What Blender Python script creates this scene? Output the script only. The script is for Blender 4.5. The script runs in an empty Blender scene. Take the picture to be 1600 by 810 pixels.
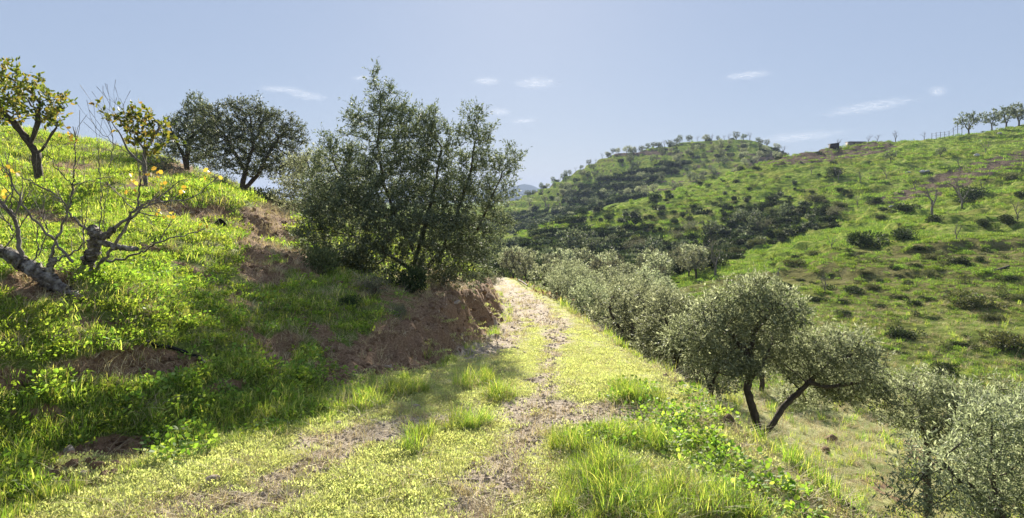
import bpy, math, random
import numpy as np
from mathutils import Vector
random.seed(7)
rng = np.random.default_rng(7)
sc = bpy.context.scene
col = sc.collection
PI = math.pi

# ------------------------------------------------------------------ camera, sky, sun, exposure
F = 1050.0          # focal length in pixels of the 1600 px wide photograph
EYE = 1.6
HZ = 310.0          # pixel row of the horizon
cam_d = bpy.data.cameras.new('camera')
cam = bpy.data.objects.new('camera', cam_d); col.objects.link(cam)
cam.location = (0, 0, EYE)
cam.rotation_euler = (math.radians(90), 0, 0)
cam_d.sensor_width = 36.0
cam_d.lens = F / 1600 * 36
cam_d.shift_y = -(405 - HZ) / 1600
cam_d.clip_start = 0.05
cam_d.clip_end = 20000
sc.camera = cam

SUN_EL = math.radians(22.5)
SUN_AZ = math.radians(0.5)      # clockwise from +Y
world = bpy.data.worlds.new('World'); sc.world = world; world.use_nodes = True
nt = world.node_tree; nt.nodes.clear()
sky = nt.nodes.new('ShaderNodeTexSky'); sky.sky_type = 'NISHITA'; sky.sun_disc = False
sky.sun_elevation = SUN_EL; sky.sun_rotation = SUN_AZ
sky.altitude = 300; sky.air_density = 1.0; sky.dust_density = 0.35; sky.ozone_density = 1.6
# constant blue mixed over most of the sky colour, flattening the glow near the sun
flat_sky = nt.nodes.new('ShaderNodeMixRGB'); flat_sky.inputs[0].default_value = 0.87
flat_sky.inputs[2].default_value = (2.4, 2.95, 4.1, 1)
bg = nt.nodes.new('ShaderNodeBackground'); bg.inputs[1].default_value = 0.052
wo = nt.nodes.new('ShaderNodeOutputWorld')
nt.links.new(sky.outputs[0], flat_sky.inputs[1]); nt.links.new(flat_sky.outputs[0], bg.inputs[0]); nt.links.new(bg.outputs[0], wo.inputs[0])

sun_d = bpy.data.lights.new('sun', 'SUN'); sun = bpy.data.objects.new('sun', sun_d); col.objects.link(sun)
sun_d.energy = 5.0; sun_d.angle = math.radians(0.55); sun_d.color = (1.0, 0.93, 0.80)
sdir = Vector((math.sin(SUN_AZ) * math.cos(SUN_EL), math.cos(SUN_AZ) * math.cos(SUN_EL), math.sin(SUN_EL)))
sun.rotation_euler = sdir.to_track_quat('Z', 'Y').to_euler()
sun.location = (0, 0, 60)
sc.view_settings.view_transform = 'Standard'; sc.view_settings.look = 'None'
sc.view_settings.exposure = 1.62; sc.view_settings.gamma = 1.0
cy = sc.cycles
cy.max_bounces = 6; cy.diffuse_bounces = 3; cy.glossy_bounces = 2; cy.transmission_bounces = 4
cy.transparent_max_bounces = 8; cy.volume_bounces = 0
cy.use_denoising = True

# ------------------------------------------------------------------ helpers
def ss(a, b, t):
    t = np.clip((t - a) / (b - a), 0, 1); return t * t * (3 - 2 * t)

def _hash(ix, iy, iz, seed):
    h = (ix * 374761393 + iy * 668265263 + iz * 2147483647 + seed * 1274126177) & 0xFFFFFFFF
    h = ((h ^ (h >> 13)) * 1274126177) & 0xFFFFFFFF
    h = (h ^ (h >> 16)) & 0xFFFFFFFF
    return h / 4294967295.0 * 2 - 1

def vnoise(x, y, seed=0):
    x = np.asarray(x, float); y = np.asarray(y, float)
    ix = np.floor(x).astype(np.int64); iy = np.floor(y).astype(np.int64)
    fx = x - ix; fy = y - iy
    fx = fx * fx * (3 - 2 * fx); fy = fy * fy * (3 - 2 * fy)
    a = _hash(ix, iy, 0, seed); b = _hash(ix + 1, iy, 0, seed)
    c = _hash(ix, iy + 1, 0, seed); d = _hash(ix + 1, iy + 1, 0, seed)
    return (a + (b - a) * fx) * (1 - fy) + (c + (d - c) * fx) * fy

def fbm(x, y, seed=0, octs=3, gain=0.5):
    s = 0; a = 1; n = 0
    for k in range(octs):
        s = s + a * vnoise(x * 2 ** k + 13.7 * k, y * 2 ** k + 7.1 * k, seed + k); n += a; a *= gain
    return s / n

def at(px, py, d):
    return np.array([(px - 800) / F * d, d, EYE - (py - HZ) / F * d])

# ------------------------------------------------------------------ the lie of the land
PY = [-20, 0, 4, 6.5, 9, 11, 14, 18, 24, 30, 42, 60, 90]
PZ = [.1, .05, 0, -.15, -.5, -.7, -1.0, -1.4, -1.9, -2.45, -3.4, -5, -6]
XLY = [-20, 0, 3.5, 4.1, 4.8, 5.6, 7, 8.6, 10.5, 14, 18, 24, 30, 42, 60]
XLX = [-2.7, -2.75, -2.67, -2.34, -1.7, -1.35, -1.1, -.85, -.55, -.28, -.27, -.55, -1.0, -1.9, -4]
XRY = [-20, 0, 3.4, 5, 6.5, 9, 13, 19, 28, 42, 60]
XRX = [1.8, 1.75, 1.7, 1.6, 1.6, 1.6, 1.6, 1.45, 1.07, 0, -2]
def P(y): return np.interp(y, PY, PZ)
def XL(y): return np.interp(y, XLY, XLX)
def XR(y): return np.interp(y, XRY, XRX)

LP = [(0,795,3.4),(200,722,4.05),(450,662,4.8),(560,622,5.6),(100,620,4.5),(104,458,5.4),(135,424,5.7),
 (250,600,5),(350,560,5.8),(300,500,6.3),(250,440,7),(400,500,7),(450,540,6.9),(500,590,6.3),(0,560,4.4),(0,480,5),
 (0,400,7),(0,340,10),(0,300,14),(57,294,16),(0,255,20),(0,215,25),(0,202,30),(0,215,38),(100,214,30),(200,232,30),(150,262,20),
 (200,300,13),(200,350,9.5),(300,380,9),(226,285,14),(300,330,13),(330,290,22),(380,312,28),(300,262,31),(400,380,10.5),
 (430,340,14),(400,400,9.5),(450,440,9.2),(430,330,20),(470,410,11),(520,415,13),(560,430,13),(655,440,13),(560,460,9.3),
 (600,455,10),(700,450,13),(760,445,17),(770,438,20),(700,420,20),(650,405,20),(600,395,20),(500,370,20),(480,345,28),
 (600,370,30),(700,400,30),(750,425,30),(700,410,42),(600,380,42),(450,330,42),(300,300,42),(150,255,42),(0,245,45),
 (-300,180,25),(-300,170,38),(-300,400,6),(-300,270,12)]
LW = [tuple(at(*p)) for p in LP] + [(-3,0,.35),(-6,0,1.6),(-6,-6,1.6),(-3,-6,.35),(-12,2,3),(-2.2,2,.02),(-5,2.5,1.2),(-14,-8,3),(-22,5,4.5),(-2.4,-6,.1)]
LW = np.array(LW)
def _tps(r2): return r2 * np.log(r2 + 1e-9)
_n = len(LW)
_A = np.zeros((_n + 3, _n + 3))
_r2 = ((LW[:, None, :2] - LW[None, :, :2]) ** 2).sum(-1)
_A[:_n, :_n] = _tps(_r2) + np.eye(_n) * 0.35
_A[:_n, _n] = 1; _A[:_n, _n + 1:] = LW[:, :2]; _A[_n, :_n] = 1; _A[_n + 1:, :_n] = LW[:, :2].T
_w = np.linalg.solve(_A, np.concatenate([LW[:, 2], [0, 0, 0]]))
def left_surface(x, y):
    out = np.empty(x.shape); xf = np.clip(x.ravel(), -30, 5); yf = np.clip(y.ravel(), -10, 50); o = out.ravel() if out.flags.c_contiguous else out
    res = np.empty(xf.size)
    for i in range(0, xf.size, 40000):
        a = xf[i:i + 40000]; b = yf[i:i + 40000]
        r2 = (a[:, None] - LW[None, :, 0]) ** 2 + (b[:, None] - LW[None, :, 1]) ** 2
        res[i:i + 40000] = _tps(r2) @ _w[:_n] + _w[_n] + _w[_n + 1] * a + _w[_n + 2] * b
    return np.clip(res.reshape(x.shape), -6, 9)

# columns of the far country: pixel column -> (distance, pixel row of the ground there)
END = [(800, 325), (2000, 317), (6000, 312)]
FC = {
 -1300: [(22,250),(35,190),(60,230),(100,300),(300,322)] + END,
 0:   [(20,255),(28,208),(33,203),(45,240),(70,300),(120,320),(300,325)] + END,
 200: [(20,275),(25,255),(32,235),(40,250),(60,300),(120,322),(300,325)] + END,
 400: [(20,330),(29,312),(35,315),(50,330),(80,345),(150,340),(300,328)] + END,
 600: [(15,420),(22,390),(30,370),(45,378),(60,385),(80,385),(150,360),(300,330)] + END,
 700: [(22,415),(30,400),(45,412),(60,415),(80,405),(110,395),(150,378),(200,372),(300,335)] + END,
 780: [(30,440),(45,432),(60,430),(80,422),(100,410),(125,392),(150,376),(180,385),(250,365),(300,338),(345,322),(500,335)] + END,
 850: [(20,560),(24,500),(40,468),(60,445),(90,418),(110,395),(130,370),(150,352),(180,365),(250,350),(300,315),(340,293),(500,330)] + END,
 950: [(20,580),(40,480),(60,450),(90,420),(110,390),(150,324),(185,340),(260,310),(310,262),(350,241),(600,335)] + END,
 1050: [(20,590),(35,500),(55,446),(63,437),(85,420),(100,400),(130,340),(160,297),(200,318),(260,280),(320,235),(350,223),(600,335)] + END,
 1130: [(20,600),(35,500),(55,430),(65,414),(85,405),(100,385),(135,310),(170,272),(210,290),(260,260),(320,225),(350,214),(600,335)] + END,
 1190: [(20,605),(35,495),(55,420),(66,400),(85,392),(100,372),(138,295),(172,254),(210,275),(260,255),(320,230),(350,221),(600,335)] + END,
 1240: [(20,608),(35,490),(55,410),(67,388),(85,375),(100,360),(140,280),(175,238),(210,262),(300,255),(350,246),(600,335)] + END,
 1350: [(20,612),(35,485),(55,395),(70,362),(85,350),(100,335),(140,262),(175,222),(260,270),(300,290),(600,330)] + END,
 1450: [(20,618),(35,480),(55,385),(70,346),(85,333),(100,310),(140,245),(170,215),(260,270),(600,330)] + END,
 1600: [(20,622),(35,470),(55,370),(70,325),(85,305),(100,280),(140,215),(165,191),(250,250),(600,330)] + END,
 2000: [(20,622),(35,460),(55,350),(80,270),(110,210),(150,140),(250,200),(600,320)] + END,
 2900: [(20,622),(35,460),(55,350),(80,270),(110,210),(150,140),(250,200),(600,320)] + END,
}
_cols = sorted(FC)
_LD = np.linspace(math.log(12), math.log(6500), 420)
_tab = np.array([np.interp(_LD, [math.log(a) for a, b in FC[c]], [b for a, b in FC[c]]) for c in _cols])
_U = np.linspace(-1300, 2900, 841)
_T = np.array([np.interp(_U, _cols, _tab[:, j]) for j in range(len(_LD))]).T
def _smooth(A, axis, n):
    k = np.hanning(n + 2)[1:-1]; k /= k.sum()
    pad = [(0, 0), (0, 0)]; pad[axis] = (n // 2, n // 2)
    B = np.pad(A, pad, mode='edge')
    return np.apply_along_axis(lambda v: np.convolve(v, k, 'valid'), axis, B)
_T = _smooth(_smooth(_T, 0, 13), 1, 9)
def far_row(px, d):
    a = np.clip((px + 1300) / 5.0, 0, 839.999); b = np.clip((np.log(np.maximum(d, 12)) - _LD[0]) / (_LD[1] - _LD[0]), 0, 418.999)
    i = a.astype(int); j = b.astype(int); fa = a - i; fb = b - j
    return (_T[i, j] * (1 - fa) + _T[i + 1, j] * fa) * (1 - fb) + (_T[i, j + 1] * (1 - fa) + _T[i + 1, j + 1] * fa) * fb

# bare-earth areas as ellipses laid out in photo columns / rows of the near ground: (px, py, rx, ry, tilt)
SOIL = [(330,445,60,9,25),(90,345,55,9,5),(170,505,60,8,5),(350,612,40,8,-10),(60,655,50,8,0),(395,530,34,13,30),(230,390,50,7,12),(215,572,115,26,-4),(160,720,85,28,-14),(435,550,26,30,40),(15,595,45,22,0),(404,372,32,66,18),(450,350,20,30,-20),(485,408,50,16,12),
        (300,330,70,14,10),(110,262,70,9,5),(508,545,18,70,-38),(60,445,60,26,-15),(1425,700,50,8,28),(1390,775,60,8,32),
        (420,430,40,16,0),(250,275,60,14,-18)]
GRAVEL = [(860,640,110,17,0),(985,650,95,12,-4),(600,672,150,20,-9),(480,728,90,17,-18),(340,790,150,20,-8),(900,650,150,14,2)]
TRACK = [(15,1.0),(9,.56),(6.5,.37),(5.1,.24),(4.3,.08),(3.73,-.14),(3.3,-.25),(1,-.3)][::-1]
def ell(px, py, E):
    m = np.zeros(np.shape(px))
    for cx, cy_, rx, ry, t in E:
        c, s = math.cos(math.radians(t)), math.sin(math.radians(t))
        dx = px - cx; dy = py - cy_
        q = ((dx * c + dy * s) / rx) ** 2 + ((-dx * s + dy * c) / ry) ** 2
        m = np.maximum(m, 1 - q / 1.6)
    return m

def smooth_height(x, y):
    x = np.asarray(x, float); y = np.asarray(y, float)
    yy = np.maximum(y, 1e-3); xl = XL(y); xr = XR(y); p = P(y)
    mask = (x < xl + .6) & (y < 60)
    L = np.zeros(x.shape)
    if mask.any(): L[mask] = left_surface(x[mask], y[mask])
    bw = np.interp(y, [0, 5, 8, 20, 40], [1.3, 1.2, .42, .5, .8])
    # the cut bank is uneven in plan
    jag = fbm(x * 1.1 + 5, y * 1.3, 31, 3) * np.interp(y, [5, 8, 40], [0, .45, .45]) + vnoise(x * .8, y * 4.2, 33) * np.interp(y, [6, 8, 40], [0, .16, .2])
    wl = ss(0, 1, (xl - x + jag * .6) / bw)
    t = np.maximum(x - xr, 0)
    R = p - .3 * ss(.02, .22, t) - 2.75 * (1 - np.exp(-.8 * t / 2.75))
    near = np.where(x > xr, R, p * (1 - wl) + L * wl)
    px = 800 + F * x / yy
    px = np.clip(np.where(y > 3, px, np.where(x > 0, 2900, -1300)), -1300, 2900)
    dd = np.maximum(yy, 12)
    fz = EYE - (far_row(px, dd) - HZ) / F * dd
    wr = ss(17, 30, y); wlft = ss(32, 46, y); wp = ss(44, 58, y)
    side = ss(0, 4, x - xr)
    lef = ss(-6, 0, x - xl)
    w = wr * side + (wlft * (1 - lef) + wp * lef) * (1 - side)
    return near * (1 - w) + fz * w

def H(x, y):
    x = np.asarray(x, float); y = np.asarray(y, float)
    z = smooth_height(x, y)
    d = np.hypot(x, y)
    xl = XL(y); xr = XR(y)
    onp = ss(-.2, .3, x - xl) * (1 - ss(-.1, .3, x - xr)) * (y < 55)
    off = 1 - onp
    bank = np.exp(-((x - xl + .25) / .55) ** 2) * ss(5.5, 8, y) * (1 - ss(45, 55, y))
    z = z + onp * .018 * fbm(x * 2.2, y * 2.2, 3, 4, .6)
    z = z + off * (.085 * fbm(x * .8, y * .8, 5, 4, .55) + .05 * fbm(x * 2.6, y * 2.6, 8, 2) * (x < xl) + .02 * vnoise(x * 7, y * 7, 9) * (d < 60))
    z = z + bank * (.2 * fbm(x * 3.5, y * 3.5, 17, 4, .65))
    # furrowed earth trail up the left slope
    leftm = (x < xl - .5) & (y < 40)
    if leftm.any():
        px = 800 + F * x / np.maximum(y, 1); py = HZ + F * (EYE - z) / np.maximum(y, 1)
        m = np.clip(ell(px, py, SOIL), 0, 1) * leftm
        z = z - .07 * m + m * .12 * fbm(x * 4, y * 2.6, 23, 3, .65)
    # lower edge lip of the path
    far = ss(35, 90, d)
    z = z + far * (.9 * fbm(x / 17, y / 17, 41, 3) + .5 * fbm(x / 4.2, y / 4.2, 43, 2) + .24 * vnoise(x / 1.5, y / 1.1, 47) * (d < 260))
    # terraces on the far hill
    hill = ss(225, 280, y) * (1 - ss(380, 460, y)) * (x > -60)
    st = 3.1; q = (z + .9 * fbm(x / 40, y / 40, 51, 2)) / st; fr = q - np.floor(q)
    z = z + hill * 1.15 * st * (ss(.28, .72, fr) - fr) * .75
    # worn terraces across the right-hand slope
    rs = ss(30, 50, y) * (1 - ss(180, 215, y)) * ss(5, 25, x)
    q = (z + .8 * fbm(x / 12, y / 12, 53, 2)) / .9; fr = q - np.floor(q)
    z = z + rs * .9 * .8 * (ss(.3, .7, fr) - fr)
    return z

def h1(x, y): return float(H(np.array([x]), np.array([y]))[0])

_ds = np.exp(np.linspace(math.log(2.5), math.log(600), 700))
def hit(px, py, dmin=2.5):
    """first point of the ground along the sight line through a pixel"""
    x = (px - 800) / F * _ds; zr = EYE - (py - HZ) / F * _ds
    g = H(x, _ds)
    ok = np.nonzero((g >= zr) & (_ds >= dmin))[0]
    if len(ok) == 0: return None
    d = _ds[ok[0]]
    return np.array([(px - 800) / F * d, d, g[ok[0]]])

def link(o): col.objects.link(o); return o
def tag(o, label=None, cat=None, group=None, kind=None):
    if label: o['label'] = label
    if cat: o['category'] = cat
    if group: o['group'] = group
    if kind: o['kind'] = kind
    return o
def empty(name, loc, rz=0, s=1):
    o = bpy.data.objects.new(name, None); o.location = loc; o.rotation_euler = (0, 0, rz); o.scale = (s, s, s); o.empty_display_size = .2
    return link(o)
def mesh_np(name, V, Fc, mat=None, smooth=True):
    V = np.asarray(V, np.float32); Fc = np.asarray(Fc, np.int32)
    me = bpy.data.meshes.new(name); k = Fc.shape[1]
    me.vertices.add(len(V)); me.vertices.foreach_set('co', V.ravel())
    me.loops.add(Fc.size); me.loops.foreach_set('vertex_index', Fc.ravel())
    me.polygons.add(len(Fc)); me.polygons.foreach_set('loop_start', np.arange(0, Fc.size, k, dtype=np.int32))
    me.polygons.foreach_set('loop_total', np.full(len(Fc), k, np.int32))
    if smooth: me.polygons.foreach_set('use_smooth', np.ones(len(Fc), bool))
    me.update(calc_edges=True); me.validate()
    if mat: me.materials.append(mat)
    return me
def mobj(name, me, parent=None, loc=None):
    o = bpy.data.objects.new(name, me)
    if parent: o.parent = parent
    if loc is not None: o.location = loc
    return link(o)

# ------------------------------------------------------------------ materials
class NT:
    def __init__(s, m):
        m.use_nodes = True; s.t = m.node_tree; s.t.nodes.clear()
    def n(s, typ, **kw):
        nd = s.t.nodes.new(typ)
        for k, v in kw.items():
            if k == 'inp':
                for a, b in v.items(): nd.inputs[a].default_value = b
            else: setattr(nd, k, v)
        return nd
    def l(s, a, b): s.t.links.new(a, b)
    def noise(s, scale, detail=4, rough=.6, vec=None):
        nd = s.n('ShaderNodeTexNoise', inp={'Scale': scale, 'Detail': detail, 'Roughness': rough})
        s.l(vec if vec else s.pos, nd.inputs['Vector']); return nd.outputs[0]
    def ramp(s, fac, stops):
        nd = s.n('ShaderNodeValToRGB'); s.l(fac, nd.inputs[0]); r = nd.color_ramp
        while len(r.elements) < len(stops): r.elements.new(.5)
        for e, (p, c) in zip(r.elements, stops): e.position = p; e.color = (*c, 1) if len(c) == 3 else c
        return nd.outputs[0]
    def mix(s, fac, a, b, mode='MIX'):
        nd = s.n('ShaderNodeMixRGB', blend_type=mode)
        for i, v in enumerate((fac, a, b)):
            if isinstance(v, (int, float)): nd.inputs[i].default_value = v
            elif isinstance(v, tuple): nd.inputs[i].default_value = (*v, 1)
            else: s.l(v, nd.inputs[i])
        return nd.outputs[0]
    def math(s, op, a, b=0.0, clamp=False):
        nd = s.n('ShaderNodeMath', operation=op, use_clamp=clamp)
        for i, v in enumerate((a, b)):
            if isinstance(v, (int, float)): nd.inputs[i].default_value = v
            else: s.l(v, nd.inputs[i])
        return nd.outputs[0]
def newmat(name):
    m = bpy.data.materials.new(name); t = NT(m)
    g = t.n('ShaderNodeNewGeometry'); t.pos = g.outputs['Position']; t.geo = g
    t.out = t.n('ShaderNodeOutputMaterial'); return m, t

def leaf_mat(name, stops, trans=.4, tcol=(1.25, 1.3, .7), rough=.5, spec=.4, patch=3.0, obj_rand=True):
    m, t = newmat(name)
    r = t.geo.outputs['Random Per Island']
    c = t.ramp(r, stops)
    n = t.noise(patch, 2); c = t.mix(t.math('MULTIPLY', n, .55), c, t.mix(1, c, (1.5, 1.45, 1.1), 'MULTIPLY'))
    if obj_rand:
        oi = t.n('ShaderNodeObjectInfo')
        hs = t.n('ShaderNodeHueSaturation'); t.l(c, hs.inputs['Color'])
        t.l(t.math('ADD', t.math('MULTIPLY', oi.outputs['Random'], .45), .78), hs.inputs['Value'])
        t.l(t.math('ADD', t.math('MULTIPLY', oi.outputs['Random'], .035), .484), hs.inputs['Hue'])
        c = hs.outputs[0]
    p = t.n('ShaderNodeBsdfPrincipled', inp={'Roughness': rough, 'Specular IOR Level': spec})
    t.l(c, p.inputs['Base Color'])
    tr = t.n('ShaderNodeBsdfTranslucent'); t.l(t.mix(1, c, tcol, 'MULTIPLY'), tr.inputs[0])
    mx = t.n('ShaderNodeMixShader', inp={0: trans}); t.l(p.outputs[0], mx.inputs[1]); t.l(tr.outputs[0], mx.inputs[2])
    t.l(mx.outputs[0], t.out.inputs[0]); return m

def solid_mat(name, stops, scale=8, rough=.9, bump=.4, bscale=30, bdist=.01, spec=.2, detail=5):
    m, t = newmat(name)
    tc = t.n('ShaderNodeTexCoord').outputs['Object']
    c = t.ramp(t.noise(scale, detail, .65, tc), stops)
    p = t.n('ShaderNodeBsdfPrincipled', inp={'Roughness': rough, 'Specular IOR Level': spec}); t.l(c, p.inputs['Base Color'])
    b = t.n('ShaderNodeBump', inp={'Strength': bump, 'Distance': bdist}); t.l(t.noise(bscale, 4, .7, tc), b.inputs['Height']); t.l(b.outputs[0], p.inputs['Normal'])
    t.l(p.outputs[0], t.out.inputs[0]); return m

olive_leaf = leaf_mat('olive_leaf', [(0, (.09, .10, .065)), (.45, (.175, .19, .125)), (.8, (.3, .315, .23)), (1, (.44, .45, .36))], .5, (1.15, 1.2, .95), .6, .16)
dark_olive_leaf = leaf_mat('dark_olive_leaf', [(0, (.045, .06, .045)), (.5, (.095, .115, .08)), (.85, (.17, .19, .14)), (1, (.3, .32, .26))], .32, (1.2, 1.25, .8), .6, .16)
shrub_leaf = leaf_mat('shrub_leaf', [(0, (.018, .03, .014)), (.6, (.045, .065, .028)), (1, (.10, .12, .05))], .15, (1.2, 1.25, .7), .7, .12)
scrub_leaf = leaf_mat('scrub_leaf', [(0, (.05, .06, .03)), (.6, (.10, .12, .055)), (1, (.17, .17, .09))], .25, (1.2, 1.2, .7), .7, .12)
grey_leaf = leaf_mat('grey_shrub_leaf', [(0, (.08, .085, .065)), (.6, (.15, .155, .11)), (1, (.24, .23, .18))], .3, (1.1, 1.1, .8), .7, .12)
russet_leaf = leaf_mat('russet_leaf', [(0, (.08, .05, .035)), (.5, (.17, .105, .07)), (.8, (.32, .22, .15)), (1, (.6, .5, .38))], .25, (1.1, 1, .8), .6, .2)
yellow_leaf = leaf_mat('yellow_leaf', [(0, (.26, .17, .04)), (.5, (.4, .29, .06)), (1, (.45, .38, .10))], .5, (1.2, 1.1, .6), .5, .3, obj_rand=False)
fig_leaf = leaf_mat('broad_leaf', [(0, (.05, .075, .025)), (.4, (.11, .14, .04)), (.75, (.24, .24, .07)), (1, (.3, .19, .1))], .4, (1.3, 1.35, .5), .6, .15)
grass_m = leaf_mat('grass_blade', [(0, (.10, .17, .035)), (.5, (.2, .28, .06)), (.8, (.34, .38, .11)), (1, (.5, .46, .25))], .52, (1.4, 1.45, .6), .6, .15, patch=1.2)
turf_m = leaf_mat('turf_leaf', [(0, (.32, .355, .15)), (.5, (.43, .455, .21)), (1, (.54, .53, .31))], .47, (1.25, 1.27, .85), .7, .1, patch=1.5)
straw_m = leaf_mat('straw', [(0, (.26, .2, .12)), (.5, (.44, .37, .24)), (1, (.62, .55, .4))], .3, (1.1, 1.05, .8), .7, .2)
tuss_m = leaf_mat('tussock', [(0, (.085, .15, .035)), (.6, (.175, .26, .06)), (1, (.30, .36, .11))], .35, (1.3, 1.35, .6), .8, .05, patch=.3)
turf_g = leaf_mat('green_turf_leaf', [(0, (.11, .17, .035)), (.5, (.21, .28, .06)), (1, (.34, .39, .11))], .5, (1.4, 1.45, .6), .65, .1, patch=1.1)
weed_m = leaf_mat('weed_leaf', [(0, (.09, .16, .035)), (.6, (.2, .29, .07)), (1, (.36, .43, .15))], .5, (1.4, 1.5, .55), .6, .12, patch=1.2)
bark_m = solid_mat('olive_bark', [(.3, (.045, .035, .028)), (.6, (.11, .085, .065)), (.8, (.2, .165, .13))], 14, .9, .9, 40, .02)
pale_bark = solid_mat('fig_bark', [(.35, (.07, .058, .048)), (.5, (.19, .165, .14)), (.62, (.36, .33, .29)), (.75, (.5, .47, .43))], 16, .85, 1.0, 60, .02)
grey_bark = solid_mat('grey_twig_bark', [(.3, (.10, .085, .075)), (.7, (.24, .21, .19))], 9, .9, .5, 30, .01)
stone_m = solid_mat('stone', [(.3, (.26, .2, .145)), (.55, (.46, .37, .28)), (.75, (.62, .53, .43))], 7, .85, .8, 40, .01)
pale_stone = solid_mat('pale_stone', [(.3, (.35, .33, .3)), (.7, (.62, .6, .56))], 3, .85, .6, 20, .05)
clod_m = solid_mat('earth_clod', [(.3, (.11, .065, .035)), (.6, (.22, .135, .08)), (.8, (.36, .255, .165))], 9, .95, .8, 50, .01)
pipe_m = solid_mat('black_plastic', [(.3, (.012, .012, .013)), (.8, (.035, .034, .032))], 12, .85, .1, 30, .002, .08)
wood_m = solid_mat('dark_wood', [(.3, (.03, .025, .022)), (.8, (.10, .08, .065))], 10, .8, .5, 60, .004)
wall_m = solid_mat('hut_wall', [(.3, (.2, .18, .16)), (.8, (.34, .31, .27))], 3, .9, .3, 20, .01)
roof_m = solid_mat('hut_roof', [(.3, (.10, .09, .09)), (.8, (.2, .17, .16))], 3, .8, .3, 20, .01)

def ground_mat(name, kind):
    m, t = newmat(name)
    at_ = t.n('ShaderNodeAttribute', attribute_name='cover')
    sep = t.n('ShaderNodeSeparateColor'); t.l(at_.outputs['Color'], sep.inputs[0])
    soil, grav, dry = sep.outputs[0], sep.outputs[1], sep.outputs[2]
    fine = t.noise(38, 6, .7); mid = t.noise(5, 5, .65); big = t.noise(.6, 4, .6)
    if kind == 'near':
        earth = t.ramp(fine, [(.3, (.085, .05, .028)), (.47, (.21, .13, .073)), (.6, (.34, .235, .145)), (.78, (.5, .39, .26))])
        earth = t.mix(t.ramp(mid, [(.42, (0, 0, 0)), (.62, (.6, .6, .6))]), earth, (.25, .15, .09))
        gr = t.ramp(fine, [(.3, (.17, .125, .085)), (.48, (.36, .29, .21)), (.62, (.52, .44, .34)), (.8, (.68, .6, .5))])
        green = t.ramp(fine, [(.3, (.06, .075, .02)), (.5, (.13, .17, .035)), (.7, (.25, .27, .075))])
        drygr = t.ramp(fine, [(.3, (.2, .18, .08)), (.5, (.36, .35, .14)), (.7, (.5, .48, .24))])
    else:
        w1 = t.noise(.9, 6, .7); w2 = t.noise(.13, 5, .65)
        earth = t.ramp(w1, [(.3, (.09, .07, .055)), (.6, (.19, .15, .115)), (.8, (.30, .26, .2))])
        gr = earth
        green = t.ramp(w1, [(.3, (.06, .10, .025)), (.43, (.14, .21, .045)), (.56, (.27, .345, .075)), (.68, (.42, .44, .15))])
        green = t.mix(t.ramp(w2, [(.45, (0, 0, 0)), (.65, (.7, .7, .7))]), green, t.mix(1, green, (1.05, .8, .9), 'MULTIPLY'))
        drygr = t.ramp(w1, [(.3, (.09, .09, .04)), (.5, (.18, .175, .07)), (.75, (.30, .27, .14))])
    def edge(a, sc_=.5, sharp=.35):
        v = t.math('ADD', a, t.math('MULTIPLY', t.math('SUBTRACT', mid if kind == 'near' else t.noise(.5, 5, .7), .5), sc_))
        return t.ramp(v, [(.5 - sharp / 2, (0, 0, 0)), (.5 + sharp / 2, (1, 1, 1))])
    c = t.mix(edge(dry), green, drygr)
    c = t.mix(edge(soil, 1.3, .25), c, earth)
    c = t.mix(edge(grav, 1.2, .25), c, gr)
    p = t.n('ShaderNodeBsdfPrincipled', inp={'Roughness': .95, 'Specular IOR Level': .1 if kind == 'near' else 0.0}); t.l(c, p.inputs['Base Color'])
    if kind == 'near':
        b = t.n('ShaderNodeBump', inp={'Strength': .9, 'Distance': .03}); t.l(fine, b.inputs['Height'])
    else:
        b = t.n('ShaderNodeBump', inp={'Strength': 1.0, 'Distance': .8}); t.l(t.noise(1.2, 6, .75), b.inputs['Height'])
    t.l(b.outputs[0], p.inputs['Normal']); t.l(p.outputs[0], t.out.inputs[0]); return m
near_ground = ground_mat('near_ground', 'near'); far_ground = ground_mat('far_ground', 'far')

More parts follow.
